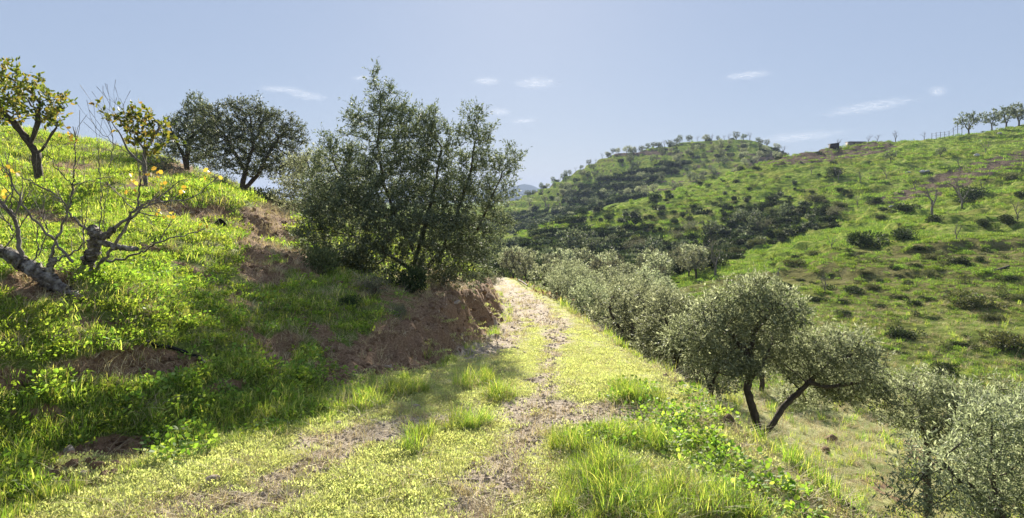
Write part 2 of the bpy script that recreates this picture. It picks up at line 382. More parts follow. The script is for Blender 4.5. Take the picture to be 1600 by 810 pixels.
# ------------------------------------------------------------------ the ground: one continuous surface, cut into its regions
def cover(x, y, z):
    """soil, gravel, dryness of the ground (kinds of cover, 0..1)"""
    yy = np.maximum(y, .5); px = 800 + F * x / yy; py = HZ + F * (EYE - z) / yy
    xl = XL(y); xr = XR(y)
    front = y > 2
    wpx = 1 * (y < 60); px = px + wpx * (34 * fbm(x * 1.6, y * 1.6, 161, 4, .65)); py = py + wpx * (20 * fbm(x * 2.1 + 9, y * 2.1, 167, 4, .65))
    n1 = fbm(x * 1.7, y * 1.7, 61, 3); n2 = fbm(x * .5, y * .5, 67, 3)
    soil = np.clip(ell(px, py, SOIL) * 1.6, 0, 1) * front * (y < 40)
    bank = np.exp(-((x - xl + .35) / .45) ** 4) * ss(5.2, 7.5, y) * (1 - ss(45, 55, y))
    soil = np.maximum(soil, bank)
    und = ss(-4.2, -1.2, x) * (x < xl - .3) * ss(8, 9.5, y) * (1 - ss(15, 22, y)) * .62
    soil = np.maximum(soil, und)
    onp = (x > xl - .1) & (x < xr + .1) & (y < 55)
    grav = np.clip(ell(px, py, GRAVEL) * 1.5, 0, 1) * onp
    ty = np.array([a for a, b in TRACK]); tx = np.array([b for a, b in TRACK])
    tr = np.exp(-((x + .16 * n1 - np.interp(y, ty, tx)) / np.interp(y, [3, 6, 9, 13, 16], [.28, .11, .13, .3, .6])) ** 2) * onp
    tr = np.where(y > 13, np.exp(-((x - (xl * .45 + xr * .55)) / .62) ** 2) * onp * .9, tr)
    grav = np.maximum(grav, tr)
    foot = np.exp(-((x - xl - .35) / .4) ** 2) * ss(7.5, 9, y) * onp * .85
    grav = np.maximum(grav, foot)
    q_ = ss(-.1, .35, x - xl + .35 * n1) * (1 - ss(-.35, .1, x - xr + .4 * n1) * (1 - .6 * ss(5.5, 8, y)))
    dry = (.85 * q_ + (.25 + .25 * n2) * (1 - q_)) * (y < 55) + (.2 + .25 * n2) * (y >= 55)
    dry = np.where((x > xr) & (y < 25), .45 + .35 * n1, dry)
    # far country
    soil = soil + (y > 25) * np.clip(fbm(x / 9, y / 9, 71, 3) * .7 - .14, 0, .8)
    crown = np.clip(ell(px, py, [(1285,240,110,12,-6),(1540,262,100,12,-16),(1440,300,80,8,-12),(1010,240,60,3,0)]) * 1.8, 0, 1) * (y > 60)
    soil = np.maximum(soil, crown)
    q = (z + .9 * fbm(x / 40, y / 40, 51, 2)) / 3.1; fr = q - np.floor(q)
    soil = np.maximum(soil, (y > 228) * (y < 420) * np.exp(-((fr - .5) / .13) ** 2) * .85)
    q = (z + .8 * fbm(x / 12, y / 12, 53, 2)) / .9; fr = q - np.floor(q)
    soil = np.maximum(soil, (y > 40) * (y < 215) * (x > 8) * np.exp(-((fr - .5) / .13) ** 2) * (.42 + .5 * fbm(x / 10, y / 10, 57, 2)) * ss(70, 100, y))
    dry = dry + (y > 25) * fbm(x / 14, y / 14, 73, 3) * .5
    return np.clip(soil, 0, 1), np.clip(grav, 0, 1), np.clip(dry, 0, 1)

fa = np.linspace(-math.radians(50), math.radians(50), 820)
ba = np.linspace(math.radians(50), math.radians(310), 90)[1:-1]
ang = np.concatenate([fa, ba])
rad = np.concatenate([np.linspace(.0, 2.2, 8)[1:-1], np.exp(np.linspace(math.log(2.2), math.log(30), 330))[:-1], np.exp(np.linspace(math.log(30), math.log(420), 210))[:-1], np.exp(np.linspace(math.log(420), math.log(6000), 36))])
A_, R_ = np.meshgrid(ang, rad)
GX = (np.sin(A_) * R_).ravel(); GY = (np.cos(A_) * R_).ravel()
GZ = H(GX, GY)
na, nr = len(ang), len(rad)
i = np.arange(nr - 1)[:, None] * na; j = np.arange(na)[None, :]; j2 = (j + 1) % na
quads = np.stack([i + j, i + j2, i + na + j2, i + na + j], -1).reshape(-1, 4)[:, ::-1]
V = np.stack([GX, GY, GZ], -1)
fc = V[quads].mean(1); fx, fy = fc[:, 0], fc[:, 1]
xl, xr = XL(fy), XR(fy)
reg = np.full(len(quads), 3)                                        # valley and right-hand slope
reg[(fx < xr) & (fy < 60)] = 0
reg[(fx < xl) & (fy < 60)] = 2                                      # left hillside
reg[(fx < xl) & (fx > xl - .95) & (fy > 6.2) & (fy < 45)] = 1       # cut bank
reg[(fy > 92) & (fx > -30)] = 4
reg[(fy > 225)] = 5
reg[(fx < -12) & (fy > 60) & (fy <= 225)] = 5
reg[fy <= -3] = 2
reg[(fy <= 3) & (fx > xr)] = 3
reg[(fy > 700)] = 6
names = ['dirt_path', 'earth_bank', 'hillside', 'valley_slope', 'middle_ridge', 'far_hill', 'lowland']
labels = ['grassy dirt track with a stony rut curving away from the viewer', 'crumbling brown earth bank cut beside the track',
          'grassy slope rising on the left with patches of bare earth', 'green slope across the little valley on the right',
          'scrubby ridge behind the right-hand slope', 'terraced hill with olive rows on the skyline', 'low country reaching the horizon']
S_, G_, D_ = cover(GX, GY, GZ)
for k, nm in enumerate(names):
    f = quads[reg == k]
    if len(f) == 0: continue
    used, inv = np.unique(f, return_inverse=True)
    me = mesh_np(nm, V[used], inv.reshape(-1, 4), near_ground if k in (0, 1, 2) else far_ground)
    if k == 3:
        me.materials.append(near_ground)
        yc = fc[reg == k][:, 1]; me.polygons.foreach_set('material_index', (yc < 22).astype(np.int32))
    ca = me.color_attributes.new('cover', 'FLOAT_COLOR', 'POINT')
    ca.data.foreach_set('color', np.stack([S_[used], G_[used], D_[used], np.ones(len(used))], -1).astype(np.float32).ravel())
    tag(mobj(nm, me), labels[k], kind='structure')

forest_m = solid_mat('forested_mountain', [(.3, (.02, .03, .03)), (.7, (.05, .06, .05))], .02, .95, .2, .05, 5, 0.0)
# distant mountains
mm = []
def mountain(name, d, prof, label, depth=500):
    xs = np.linspace(prof[0][0], prof[-1][0], 160); top = np.interp(xs, [p[0] for p in prof], [p[1] for p in prof])
    top = top - 2.2 * (1 + fbm(xs / 18, xs * 0, 81, 4)) + 2.2
    rows = []
    for kk, (f_, dd) in enumerate([(0, -depth * .4), (.35, -depth * .26), (.7, -depth * .12), (1, 0), (.6, depth * .4), (0, depth)]):
        wx = (xs - 800) / F * d
        zt = EYE - (top - HZ) / F * d
        z = -14 + (zt + 14) * f_ + (f_ > 0) * (f_ < 1) * 9 * fbm(xs / 14 + kk * 3, xs * 0 + kk, 83, 3)
        rows.append(np.stack([wx, np.full(160, d + dd) + 40 * vnoise(xs / 20, xs * 0 + kk, 5), z], -1))
    V_ = np.concatenate(rows); i_ = (np.arange(5)[:, None] * 160 + np.arange(159)[None]).ravel()
    me = mesh_np(name, V_, np.stack([i_, i_ + 1, i_ + 161, i_ + 160], -1), forest_m)
    tag(mobj(name, me), label, kind='structure')
mountain('distant_mountain', 3300, [(520,306),(600,300),(680,290),(740,297),(780,295),(800,291),(818,286.5),(832,290),(850,296),(880,300),(940,306),(1000,312)], 'hazy blue mountain far beyond the valley')
mountain('distant_foothills', 2200, [(480,312),(560,307),(640,303),(720,306),(780,304),(830,301),(870,306),(960,314)], 'pale blue foothills below the mountain', 300)

# ------------------------------------------------------------------ haze: one closed box of thin air
hb = [(x, y, z) for z in (-60, 130) for x, y in ((-5000, -900), (5000, -900), (5000, 7200), (-5000, 7200))]
hz_me = mesh_np('haze', hb, [(0, 3, 2, 1), (4, 5, 6, 7), (0, 1, 5, 4), (1, 2, 6, 5), (2, 3, 7, 6), (3, 0, 4, 7)], None, False)
hm = bpy.data.materials.new('haze'); hm.use_nodes = True; hm.node_tree.nodes.clear()
pv = hm.node_tree.nodes.new('ShaderNodeVolumePrincipled'); ho = hm.node_tree.nodes.new('ShaderNodeOutputMaterial')
pv.inputs['Color'].default_value = (.44, .54, .74, 1); pv.inputs['Density'].default_value = .00026; pv.inputs['Anisotropy'].default_value = .0
hm.node_tree.links.new(pv.outputs[0], ho.inputs['Volume']); hz_me.materials.append(hm)
tag(mobj('haze', hz_me), 'thin pale haze filling the valley air', kind='stuff')

# ------------------------------------------------------------------ leaves and branches
def leaf_quads(pos, dirs, L, W, bend=.15):
    """one folded diamond per leaf"""
    n = len(pos)
    r = rng.normal(size=(n, 3)); side = np.cross(dirs, r); side /= np.linalg.norm(side, axis=1, keepdims=True) + 1e-9
    nor = np.cross(side, dirs)
    L = L[:, None]; W = W[:, None]
    a = pos; c = pos + dirs * L + nor * L * bend
    m = pos + dirs * L * .5
    b = m + side * W * .5; d = m - side * W * .5
    V_ = np.stack([a, b, c, d], 1).reshape(-1, 3)
    return V_, np.arange(n * 4).reshape(-1, 4)

def leaf_rounds(pos, dirs, L, W):
    """broader six-sided leaf"""
    n = len(pos)
    r = rng.normal(size=(n, 3)); side = np.cross(dirs, r); side /= np.linalg.norm(side, axis=1, keepdims=True) + 1e-9
    nor = np.cross(side, dirs); L = L[:, None]; W = W[:, None]
    pts = [pos, pos + dirs * L * .3 + side * W * .5, pos + dirs * L * .75 + side * W * .38 + nor * L * .06, pos + dirs * L + nor * L * .1,
           pos + dirs * L * .75 - side * W * .38 + nor * L * .06, pos + dirs * L * .3 - side * W * .5]
    return np.stack(pts, 1).reshape(-1, 3), np.arange(n * 6).reshape(-1, 6)

def unit(v): return v / (np.linalg.norm(v, axis=-1, keepdims=True) + 1e-9)

def sprigs(anchor, adir, k, slen, nl, L, W, up=.5, jit=.7, spread=.9, shape=leaf_quads, outw=None):
    """k leafy sprigs per anchor, nl leaves on each"""
    A = np.repeat(anchor, k, 0); D = np.repeat(adir, k, 0)
    D = unit(D * .8 + rng.normal(size=D.shape) * jit + np.array([0, 0, up]))
    A = A + rng.normal(size=A.shape) * .02
    sl = slen * (.5 + rng.random(len(A)))
    t = rng.random((len(A), nl)) ** .8
    pos = A[:, None] + D[:, None] * (t * sl[:, None])[..., None]
    pos = pos.reshape(-1, 3); DD = np.repeat(D, nl, 0)
    ld = unit(DD * .8 + rng.normal(size=DD.shape) * spread * .6)
    n = len(pos)
    return shape(pos, ld, L * (.6 + .7 * rng.random(n)), W * (.6 + .7 * rng.random(n)))

def colonize(stems, attr, step, infl, kill, iters=70):
    """grow branches from given stem polylines towards scattered points"""
    nodes = []; par = []
    for st in stems:
        for k in range(len(st) - 1):
            a, b = np.array(st[k], float), np.array(st[k + 1], float)
            m = max(1, int(np.linalg.norm(b - a) / step))
            if k == 0:
                near = None
                if nodes:
                    dd = np.linalg.norm(np.array(nodes) - a, axis=1); near = int(dd.argmin())
                    if dd[near] > step * 1.5: near = None
                if near is None: nodes.append(a); par.append(-1); last = len(nodes) - 1
                else: last = near
            for q in range(1, m + 1):
                p = a + (b - a) * q / m
                if 0 < q < m: p = p + rng.normal(size=3) * step * .08
                nodes.append(p); par.append(last); last = len(nodes) - 1
    att = attr.copy(); N = np.array(nodes)
    for it in range(iters):
        if len(att) == 0: break
        d = np.linalg.norm(att[:, None] - N[None], axis=2); ni = d.argmin(1); nd = d[np.arange(len(att)), ni]
        act = nd < infl
        if not act.any(): break
        new = []; 
        for q in np.unique(ni[act]):
            v = unit(att[act & (ni == q)] - N[q]).sum(0)
            v = unit(v + rng.normal(size=3) * .12)
            new.append((N[q] + v * step, q))
        for p, q in new: par.append(int(q))
        N = np.concatenate([N, np.array([p for p, q in new])])
        dn = np.linalg.norm(att[:, None] - N[None, -len(new):], axis=2).min(1)
        att = att[dn > kill]
    return N, np.array(par)

def radii(N, par, tip, root_r, ex=2.3):
    r = np.zeros(len(N)); kids = np.zeros(len(N), int)
    for k in range(len(N)):
        if par[k] >= 0: kids[par[k]] += 1
    acc = np.zeros(len(N))
    for k in range(len(N) - 1, -1, -1):
        v = acc[k] if kids[k] else tip ** ex
        acc[k] = v
        if par[k] >= 0: acc[par[k]] += v
    r = acc ** (1 / ex); s = root_r / r.max()
    r = tip + (r - tip) * (root_r - tip) / max(r.max() - tip, 1e-6)
    return r, kids

def tubes(N, par, r, kids, rough=.12, minr=0.0):
    """continuous tapered tubes along the chains"""
    n = len(N); main = -np.ones(n, int)
    for k in range(n):
        p = par[k]
        if p >= 0 and (main[p] < 0 or r[k] > r[main[p]]): main[p] = k
    Vs, Fs = [], []; cnt = 0
    starts = [(k, None) for k in range(n) if par[k] < 0] + [(k, par[k]) for k in range(n) if par[k] >= 0 and main[par[k]] != k]
    for s, p in starts:
        ch = [] if p is None else [(N[p], r[s])]
        q = s
        while q >= 0: ch.append((N[q], r[q])); q = main[q]
        if len(ch) < 2 or ch[0][1] < minr: continue
        sides = 9 if ch[0][1] > .05 else (6 if ch[0][1] > .015 else (4 if ch[0][1] > .006 else 3))
        P_ = np.array([c[0] for c in ch]); R0 = np.array([c[1] for c in ch])
        T = np.gradient(P_, axis=0); T = unit(T)
        ref = np.array([0, 0, 1.0]) if abs(T[0][2]) < .9 else np.array([1.0, 0, 0])
        s1 = unit(np.cross(T, ref)); s2 = np.cross(T, s1)
        a = np.linspace(0, 2 * PI, sides, endpoint=False)
        rr = R0[:, None] * (1 + rough * rng.normal(size=(len(ch), sides)) * (R0[:, None] > .012))
        ring = P_[:, None] + (s1[:, None] * np.cos(a)[None, :, None] + s2[:, None] * np.sin(a)[None, :, None]) * rr[..., None]
        Vs.append(ring.reshape(-1, 3))
        i_ = np.arange(len(ch) - 1)[:, None] * sides; j_ = np.arange(sides)[None]; jn = (j_ + 1) % sides
        Fs.append((np.stack([i_ + j_, i_ + jn, i_ + sides + jn, i_ + sides + j_], -1).reshape(-1, 4)) + cnt)
        cnt += len(ch) * sides
    return np.concatenate(Vs), np.concatenate(Fs)

def lobe_points(lobes, n):
    vol = np.array([l[3] * l[4] * l[5] for l in lobes]); pick = rng.choice(len(lobes), n, p=vol / vol.sum())
    u = unit(rng.normal(size=(n, 3))) * (rng.random((n, 1)) ** (1 / 2.2))
    Lb = np.array(lobes); return Lb[pick, :3] + u * Lb[pick, 3:6]

def tree_parts(stems, lobes, n_attr, trunk_r, step, k, slen, nl, L, W, leafm, barkm, up=.5, jit=.7, tip=.004, shape=leaf_quads, leafr=.012, infl=None, iters=70, spread=.9, keep=1.0, rough=.12):
    att = lobe_points(lobes, n_attr)
    N, par = colonize(stems, att, step, infl or step * 14, step * 1.6, iters)
    r, kids = radii(N, par, tip, trunk_r)
    Vt, Ft = tubes(N, par, r, kids, rough)
    tm = mesh_np('trunk', Vt, Ft, barkm)
    sel = np.nonzero((r < leafr) & (np.array(par) >= 0))[0]
    # leaves only inside (about) the crown
    if keep < 1: sel = sel[rng.random(len(sel)) < keep]
    dirs = unit(N[sel] - N[np.array(par)[sel]])
    Vl, Fl = sprigs(N[sel], dirs, k, slen, nl, L, W, up, jit, spread, shape)
    cm = mesh_np('crown', Vl, Fl, leafm, False)
    return tm, cm

def tree(name, label, cat, base, parts, group=None, rz=0, s=1):
    root = tag(empty(name, base, rz, s), label, cat, group)
    mobj('trunk', parts[0], root)
    if parts[1] is not None: mobj('crown', parts[1], root)
    return root
def copy_tree(o, loc, rz=0, s=1, label=None, group=None, sz=None):
    c = o.copy(); link(c); c.location = loc; c.rotation_euler = (0, 0, rz); c.scale = (s, s, sz or s)
    if label: c['label'] = label
    if group: c['group'] = group
    for ch in o.children:
        d = ch.copy(); d.parent = c; link(d)
    return c

def local(stems, base): return [[tuple(np.array(p) - base) for p in s_] for s_ in stems]
def pxlobe(px, py, rx, ry, d, rz_=None, dd=0):
    c = at(px, py, d + dd); k = (d + dd) / F
    return [c[0], c[1], c[2], rx * k, (rz_ if rz_ else (rx + ry) / 2 * k), ry * k]
def designed(name, label, cat, bx, by, d, stems, lobes, snap=True, **kw):
    """tree laid out in photo columns and rows at its own distance"""
    base = at(bx, by, d)
    if snap: base[2] = h1(base[0], base[1]) - .05
    S = []
    for st in stems:
        pl = [at(p[0], p[1], d + (p[2] if len(p) > 2 else 0)) for p in st]
        S.append(pl)
    S[0][0] = base.copy()
    Ls = []
    for l in lobes:
        q = pxlobe(l[0], l[1], l[2], l[3], d, None, l[4] if len(l) > 4 else 0); q[0] -= base[0]; q[1] -= base[1]; q[2] -= base[2]; Ls.append(q)
    S = local(S, base)
    return tree(name, label, cat, base, tree_parts(S, Ls, **kw), kw.get('group'))

OL = dict(leafm=olive_leaf, barkm=bark_m)
DO = dict(leafm=dark_olive_leaf, barkm=bark_m)

# the big many-stemmed olive on the bank
designed('olive_tree', 'tall dark many-stemmed olive tree on the earth bank beside the track', 'tree', 655, 440, 13,
    [[(655,442),(650,400),(625,350,.2),(600,290),(590,230),(595,160)], [(650,400),(665,350,-.2),(680,290),(690,230)], [(655,435),(690,390),(715,330,.2),(735,270),(745,210)],
     [(690,390),(740,370,.2),(765,320),(785,270)], [(625,350),(570,320),(530,270)], [(655,430),(610,400,-.4),(560,370)]],
    [(597,190,34,62),(590,135,17,34),(552,200,30,40),(650,220,60,60),(668,205,38,44),(740,235,36,58),(745,190,22,30),(782,255,38,30),(808,262,14,20),(770,300,40,40),
     (530,250,42,40),(600,280,80,55),(690,300,80,60),(560,330,75,55,-.6),(640,360,100,60,-.5),(720,360,60,55),(510,310,40,50),(740,400,40,32),(690,420,60,36),(500,370,44,50,-.4),(775,345,26,44,.2),(735,420,40,34),(560,400,60,40,-.7),(590,445,45,30,-.7)],
    n_attr=3300, trunk_r=.075, step=.085, k=6, slen=.21, nl=8, L=.062, W=.018, up=.65, jit=.55, leafr=.013, iters=110, **DO)
# olives higher on the left
designed('olive_tree', 'spreading dark olive tree on the crest of the left slope', 'tree', 380, 312, 28,
    [[(380,312),(379,290),(384,268),(370,245),(350,210)], [(382,295),(402,275,.3),(420,240),(440,210)], [(384,268),(395,230,-.5),(392,190)]],
    [(340,195,42,36),(385,185,42,34),(430,205,45,34),(380,225,70,34),(330,225,34,26),(455,220,30,28),(420,245,50,28),(330,252,34,18),(460,258,34,26),(400,262,70,14),(360,165,20,14),(415,178,25,14),(440,268,34,20)],
    n_attr=1500, trunk_r=.13, step=.17, k=6, slen=.3, nl=9, L=.11, W=.035, up=.4, leafr=.022, tip=.008, iters=90, **DO)
designed('olive_tree', 'dark olive tree behind the small yellow-leaved fig on the left crest', 'tree', 292, 285, 30,
    [[(292,285),(290,250),(300,215),(305,180)], [(290,250),(275,220),(265,195)], [(300,215),(320,195)]],
    [(305,172,24,28),(285,205,34,30),(320,205,26,30),(265,225,26,22),(300,235,38,22)],
    n_attr=900, trunk_r=.13, step=.18, k=6, slen=.3, nl=9, L=.11, W=.035, up=.5, leafr=.022, tip=.008, iters=90, **DO)
designed('olive_tree', 'grey-green bushy olive between the crest olive and the tall one', 'tree', 505, 375, 19,
    [[(505,375),(500,340),(490,300),(485,270)], [(502,345),(530,310),(545,280)]],
    [(478,268,40,30),(462,305,34,36),(500,255,34,24),(480,290,34,34),(510,320,50,40),(545,290,34,36),(480,350,32,24),(540,360,40,26)],
    n_attr=1100, trunk_r=.08, step=.12, k=6, slen=.24, nl=8, L=.08, W=.024, up=.5, leafr=.014, iters=80, **OL)
# right-hand olives on the slope below the track
designed('olive_tree', 'silvery olive with two leaning trunks below the track edge', 'tree', 1195, 680, 9,
    [[(1195,684),(1180,650),(1168,610),(1172,560,.1),(1176,520)], [(1195,678),(1228,632,.1),(1262,598,.15),(1300,565,.1)], [(1169,600),(1192,570,-.1),(1205,540)],
     [(1172,560),(1140,520),(1110,500)], [(1176,520),(1210,480),(1225,460)], [(1262,598),(1290,605),(1330,600)], [(1300,565),(1340,550)]],
    [(1185,475,62,42),(1130,500,55,45),(1225,495,45,40),(1170,530,85,38,.4),(1110,540,50,44),(1075,520,40,34,.3),(1150,575,40,22,-.3),(1310,550,62,38),(1350,570,40,34),(1270,580,50,36,.4),(1320,600,70,34,.3),(1220,560,50,26,.6),(1180,455,34,20),(1250,620,40,20,.9)],
    n_attr=2400, trunk_r=.062, step=.065, k=5, slen=.17, nl=8, L=.058, W=.016, up=.45, leafr=.0105, iters=110, tip=.003, **OL)
designed('olive_tree', 'full silvery olive just left of the one with two trunks', 'tree', 1052, 590, 11,
    [[(1052,592),(1056,560),(1050,530),(1040,500)], [(1056,560),(1085,535),(1095,505)]],
    [(1050,490,46,34),(1090,510,42,36),(1060,530,56,32),(1020,520,30,28),(1080,555,36,24),(1020,560,34,26)],
    n_attr=1300, trunk_r=.055, step=.085, k=6, slen=.2, nl=8, L=.065, W=.018, up=.45, leafr=.0115, iters=90, **OL)
designed('olive_tree', 'feathery olive crown filling the bottom right corner', 'tree', 1590, 940, 6,
    [[(1590,940),(1575,860),(1560,790),(1545,730)], [(1575,860),(1620,790),(1640,720)], [(1560,790),(1500,750),(1470,720)]],
    [(1560,700,70,55),(1620,690,60,60),(1500,730,50,44),(1580,770,80,50,.3),(1520,790,50,40),(1660,760,60,70),(1470,740,56,46),(1430,785,44,34),(1540,650,50,26)],
    n_attr=2100, trunk_r=.045, step=.065, k=4, slen=.24, nl=8, L=.055, W=.014, up=.5, leafr=.0105, iters=90, tip=.003, **OL)
designed('olive_tree', 'low silvery olive behind the feathery one in the bottom right corner', 'tree', 1450, 720, 9,
    [[(1450,720),(1448,690),(1440,650),(1430,620)], [(1448,690),(1480,650),(1500,620)]],
    [(1430,615,50,34),(1480,625,52,36),(1530,640,46,36),(1450,660,60,30),(1400,640,34,26),(1580,640,50,38),(1510,680,60,30)],
    n_attr=1500, trunk_r=.05, step=.08, k=6, slen=.18, nl=8, L=.06, W=.016, up=.4, leafr=.011, iters=90, tip=.003, **OL)

# middle-distance olives: three kinds of tree, copied
def std_olive(seed, leafm, hgt=3.2, step=.16, n_attr=600, k=4, nl=9, L=.11, W=.034, slen=.28, tip=.006, leafr=.018):
    r = random.Random(seed)
    st = [[(0, 0, 0), (.05, 0, .5), (-.15, .1, 1.0), (-.5, .1, 1.6)], [(.05, 0, .5), (.4, -.1, 1.1), (.7, .1, 1.7)], [(-.15, .1, 1.0), (.1, -.3, 1.7)]]
    lb = [(r.uniform(-.9, .9), r.uniform(-.7, .7), r.uniform(1.0, hgt - .7), r.uniform(.55, .9), r.uniform(.55, .9), r.uniform(.45, .7)) for _ in range(9)] + [(0, 0, 1.7, 1.15, 1.1, .9)]
    return tree_parts(st, lb, n_attr, .1, step, k, slen, nl, L, W, leafm, bark_m, tip=tip, leafr=leafr, iters=80)
P_MID = [std_olive(s_, olive_leaf) for s_ in (1, 2, 3)]
P_FAR = [std_olive(s_, m_, step=.3, n_attr=260, k=3, nl=7, L=.24, W=.10, slen=.36, tip=.012, leafr=.045) for s_, m_ in ((4, olive_leaf), (5, dark_olive_leaf), (6, dark_olive_leaf), (7, grey_leaf))]
def bare(seed, step=.22, n=240, leafm=None, k=1, nl=2, keep=.3):
    r = random.Random(seed)
    st = [[(0, 0, 0), (.04, 0, .6), (-.3, .1, 1.2)], [(.04, 0, .6), (.4, -.1, 1.2)], [(.04, 0, .6), (0, .3, 1.4)]]
    lb = [(r.uniform(-.9, .9), r.uniform(-.7, .7), r.uniform(1.4, 2.4), .7, .7, .55) for _ in range(7)]
    return tree_parts(st, lb, n, .09, step, k, .3, nl, .14, .05, leafm or grey_leaf, grey_bark, tip=.012, leafr=.03, iters=60, keep=keep)
P_BARE = [bare(11), bare(12), bare(13)]

masters = {}
def place(kind, plist, name, label, cat, group, pos, rz, s, sz=None):
    v = random.randrange(len(plist)); key = (kind, v, name)
    if key not in masters:
        masters[key] = tree(name, label, cat, pos, plist[v], group, rz, s)
        masters[key].scale = (s, s, sz or s); return masters[key]
    o = copy_tree(masters[key], pos, rz, s, label, group, sz); o['category'] = cat; return o
def gpt(px, d):
    x = (px - 800) / F * d; return np.array([x, d, h1(x, d) - .05])

# olives down the terrace below the track, near to far: (px, distance, scale, label)
for px_, d_, s_, lb_ in [
    (1112, 13.5, .62, 'young olive rising behind the full silvery olive'),
    (985, 15, .72, 'forked olive below the track, halfway along its lower edge'),
    (1018, 15.6, .6, 'smaller olive leaning right beside the forked one'),
    (1085, 17, .75, 'olive showing over the full silvery olive'),
    (922, 19.5, .6, 'dark-trunked olive close under the track edge'),
    (960, 21, .75, 'round olive behind the dark-trunked one'),
    (1010, 22, .72, 'grey olive in the second row below the track'),
    (1060, 24, .7, 'grey olive beside the open green ground'),
    (890, 25, .66, 'olive above the russet hedge'),
    (1190, 20, .75, 'olive half hidden behind the two-trunked one'),
    (1260, 22, .55, 'low olive at the foot of the green slope'),
    (1330, 19, .5, 'low olive behind the right-leaning trunk'),
    (1160, 29, .6, 'thin olive above the silvery crowns')]:
    place('mid', P_MID, 'olive_tree', lb_, 'tree', 'olives below the track', gpt(px_, d_), random.uniform(0, 6), s_)
# the grove filling the valley floor
gr = []
tries = 0
while len(gr) < 62 and tries < 4000:
    tries += 1
    d_ = math.exp(random.uniform(math.log(29), math.log(88))); px_ = random.uniform(770, 1090)
    lim = 1040 if d_ < 55 else 1095
    x_ = (px_ - 800) / F * d_
    if px_ > lim or x_ < float(XR(d_)) + 1.4: continue
    if any((x_ - a) ** 2 + (d_ - b) ** 2 < 2.5 ** 2 for a, b in gr): continue
    gr.append((x_, d_)); z_ = h1(x_, d_) - .08
    sc_v = random.uniform(.75, 1.05); sz_ = 'small' if sc_v < .85 else ('middling' if sc_v < .95 else 'large'); sd_ = ['hard by the track end', 'below the track bend', 'at its thickest', 'toward the green slope', 'against the green slope'][int(np.searchsorted([835, 890, 950, 1010], px_))]
    where = 'near rows' if d_ < 42 else ('middle rows' if d_ < 62 else 'far rows')
    place('mid' if d_ < 42 else 'far', P_MID if d_ < 42 else [P_FAR[0], P_FAR[3], P_FAR[0]], 'olive_tree',
          f'{sz_} grey olive in the {where} of the valley grove, {sd_}', 'tree', f'{sz_} olives in the {where} of the valley grove {sd_}', (x_, d_, z_), random.uniform(0, 6), sc_v)

# ------------------------------------------------------------------ shrubs
def bush_parts(leafm, n=900, L=.14, W=.06, seed=0, flat=.62, lobes=9, shape=leaf_quads):
    r = np.random.default_rng(seed)
    c = np.stack([r.uniform(-.6, .6, lobes), r.uniform(-.45, .45, lobes), r.uniform(.15, .5, lobes) * flat / .6], -1); R0 = r.uniform(.28, .5, lobes)
    pk = r.integers(0, lobes, n); u = unit(r.normal(size=(n, 3))); rad_ = R0[pk] * (.55 + .5 * r.random(n))
    pos = c[pk] + u * rad_[:, None] * np.array([1, 1, flat + .15]); pos[:, 2] = np.maximum(pos[:, 2], 0.0)
    V_, F_ = shape(pos, unit(u + r.normal(size=u.shape) * .6 + np.array([0, 0, .3])), L * (.6 + .8 * r.random(n)), W * (.6 + .8 * r.random(n)))
    return mesh_np('foliage', V_, F_, leafm, False)
def stem_mesh(seed, n=7):
    r = np.random.default_rng(seed); Vs, Fs, c = [], [], 0
    for k in range(n):
        p = np.array([[0, 0, -.05], [r.uniform(-.2, .2), r.uniform(-.2, .2), .15], [r.uniform(-.5, .5), r.uniform(-.4, .4), .38]])
        a, b = tubes(p, np.array([-1, 0, 1]), np.array([.02, .014, .008]), None, 0)
        Vs.append(a); Fs.append(b + c); c += len(a)
    return mesh_np('stems', np.concatenate(Vs), np.concatenate(Fs), bark_m)
stems_me = [stem_mesh(s_) for s_ in range(3)]
P_BUSH = [(stems_me[k % 3], bush_parts(m_, n_, L_, W_, k + 20, fl)) for k, (m_, n_, L_, W_, fl) in enumerate([
    (shrub_leaf, 2400, .11, .05, .6), (shrub_leaf, 2400, .11, .05, .5), (scrub_leaf, 2200, .11, .05, .6), (shrub_leaf, 2200, .11, .05, .75)])]
P_GREYB = [(stems_me[k], bush_parts(grey_leaf, 1100, .12, .03, k + 40, .7)) for k in range(2)]
bush_m = {}
def bush(plist, kind, label, group, pos, s, sz=None, name='shrub'):
    v = random.randrange(len(plist)); key = (kind, v)
    if key not in bush_m:
        o = tag(empty(name, pos, random.uniform(0, 6), s), label, 'shrub', group); o.scale = (s, s * .8, sz or s)
        mobj('stems', plist[v][0], o); mobj('foliage', plist[v][1], o); bush_m[key] = o; return o
    o = copy_tree(bush_m[key], pos, random.uniform(0, 6), s, label, group, sz); return o

SL = [(1440,392,24),(1250,440,18),(1300,432,16),(1350,430,20),(1550,500,34),(1460,500,22),(1500,540,30),(1380,440,18),(1590,470,30),(1420,600,26),(1530,410,22),(1580,440,26),(1270,400,26),(1330,402,22),(1349,388,60),(1408,376,45),(1455,406,28),(1494,414,38),(1399,420,20),(1405,432,16),(1334,456,34),(1361,453,28),(1375,442,16),(1281,472,32),(1319,474,20),
 (1404,468,26),(1426,476,26),(1447,468,22),(1372,481,24),(1319,494,26),(1518,480,66),(1414,528,50),(1571,545,78),(1473,586,45),(1227,456,34),(1240,415,30),(1411,553,20),
 (1310,328,28),(1367,318,24),(1381,330,18),(1417,331,40),(1375,342,22),(1458,349,32),(1535,353,26),(1571,355,32),(1580,282,32),(1515,320,50),(1595,312,26),(1304,277,30)]
size_word = lambda w: 'broad' if w > 45 else ('rounded' if w > 28 else 'small')
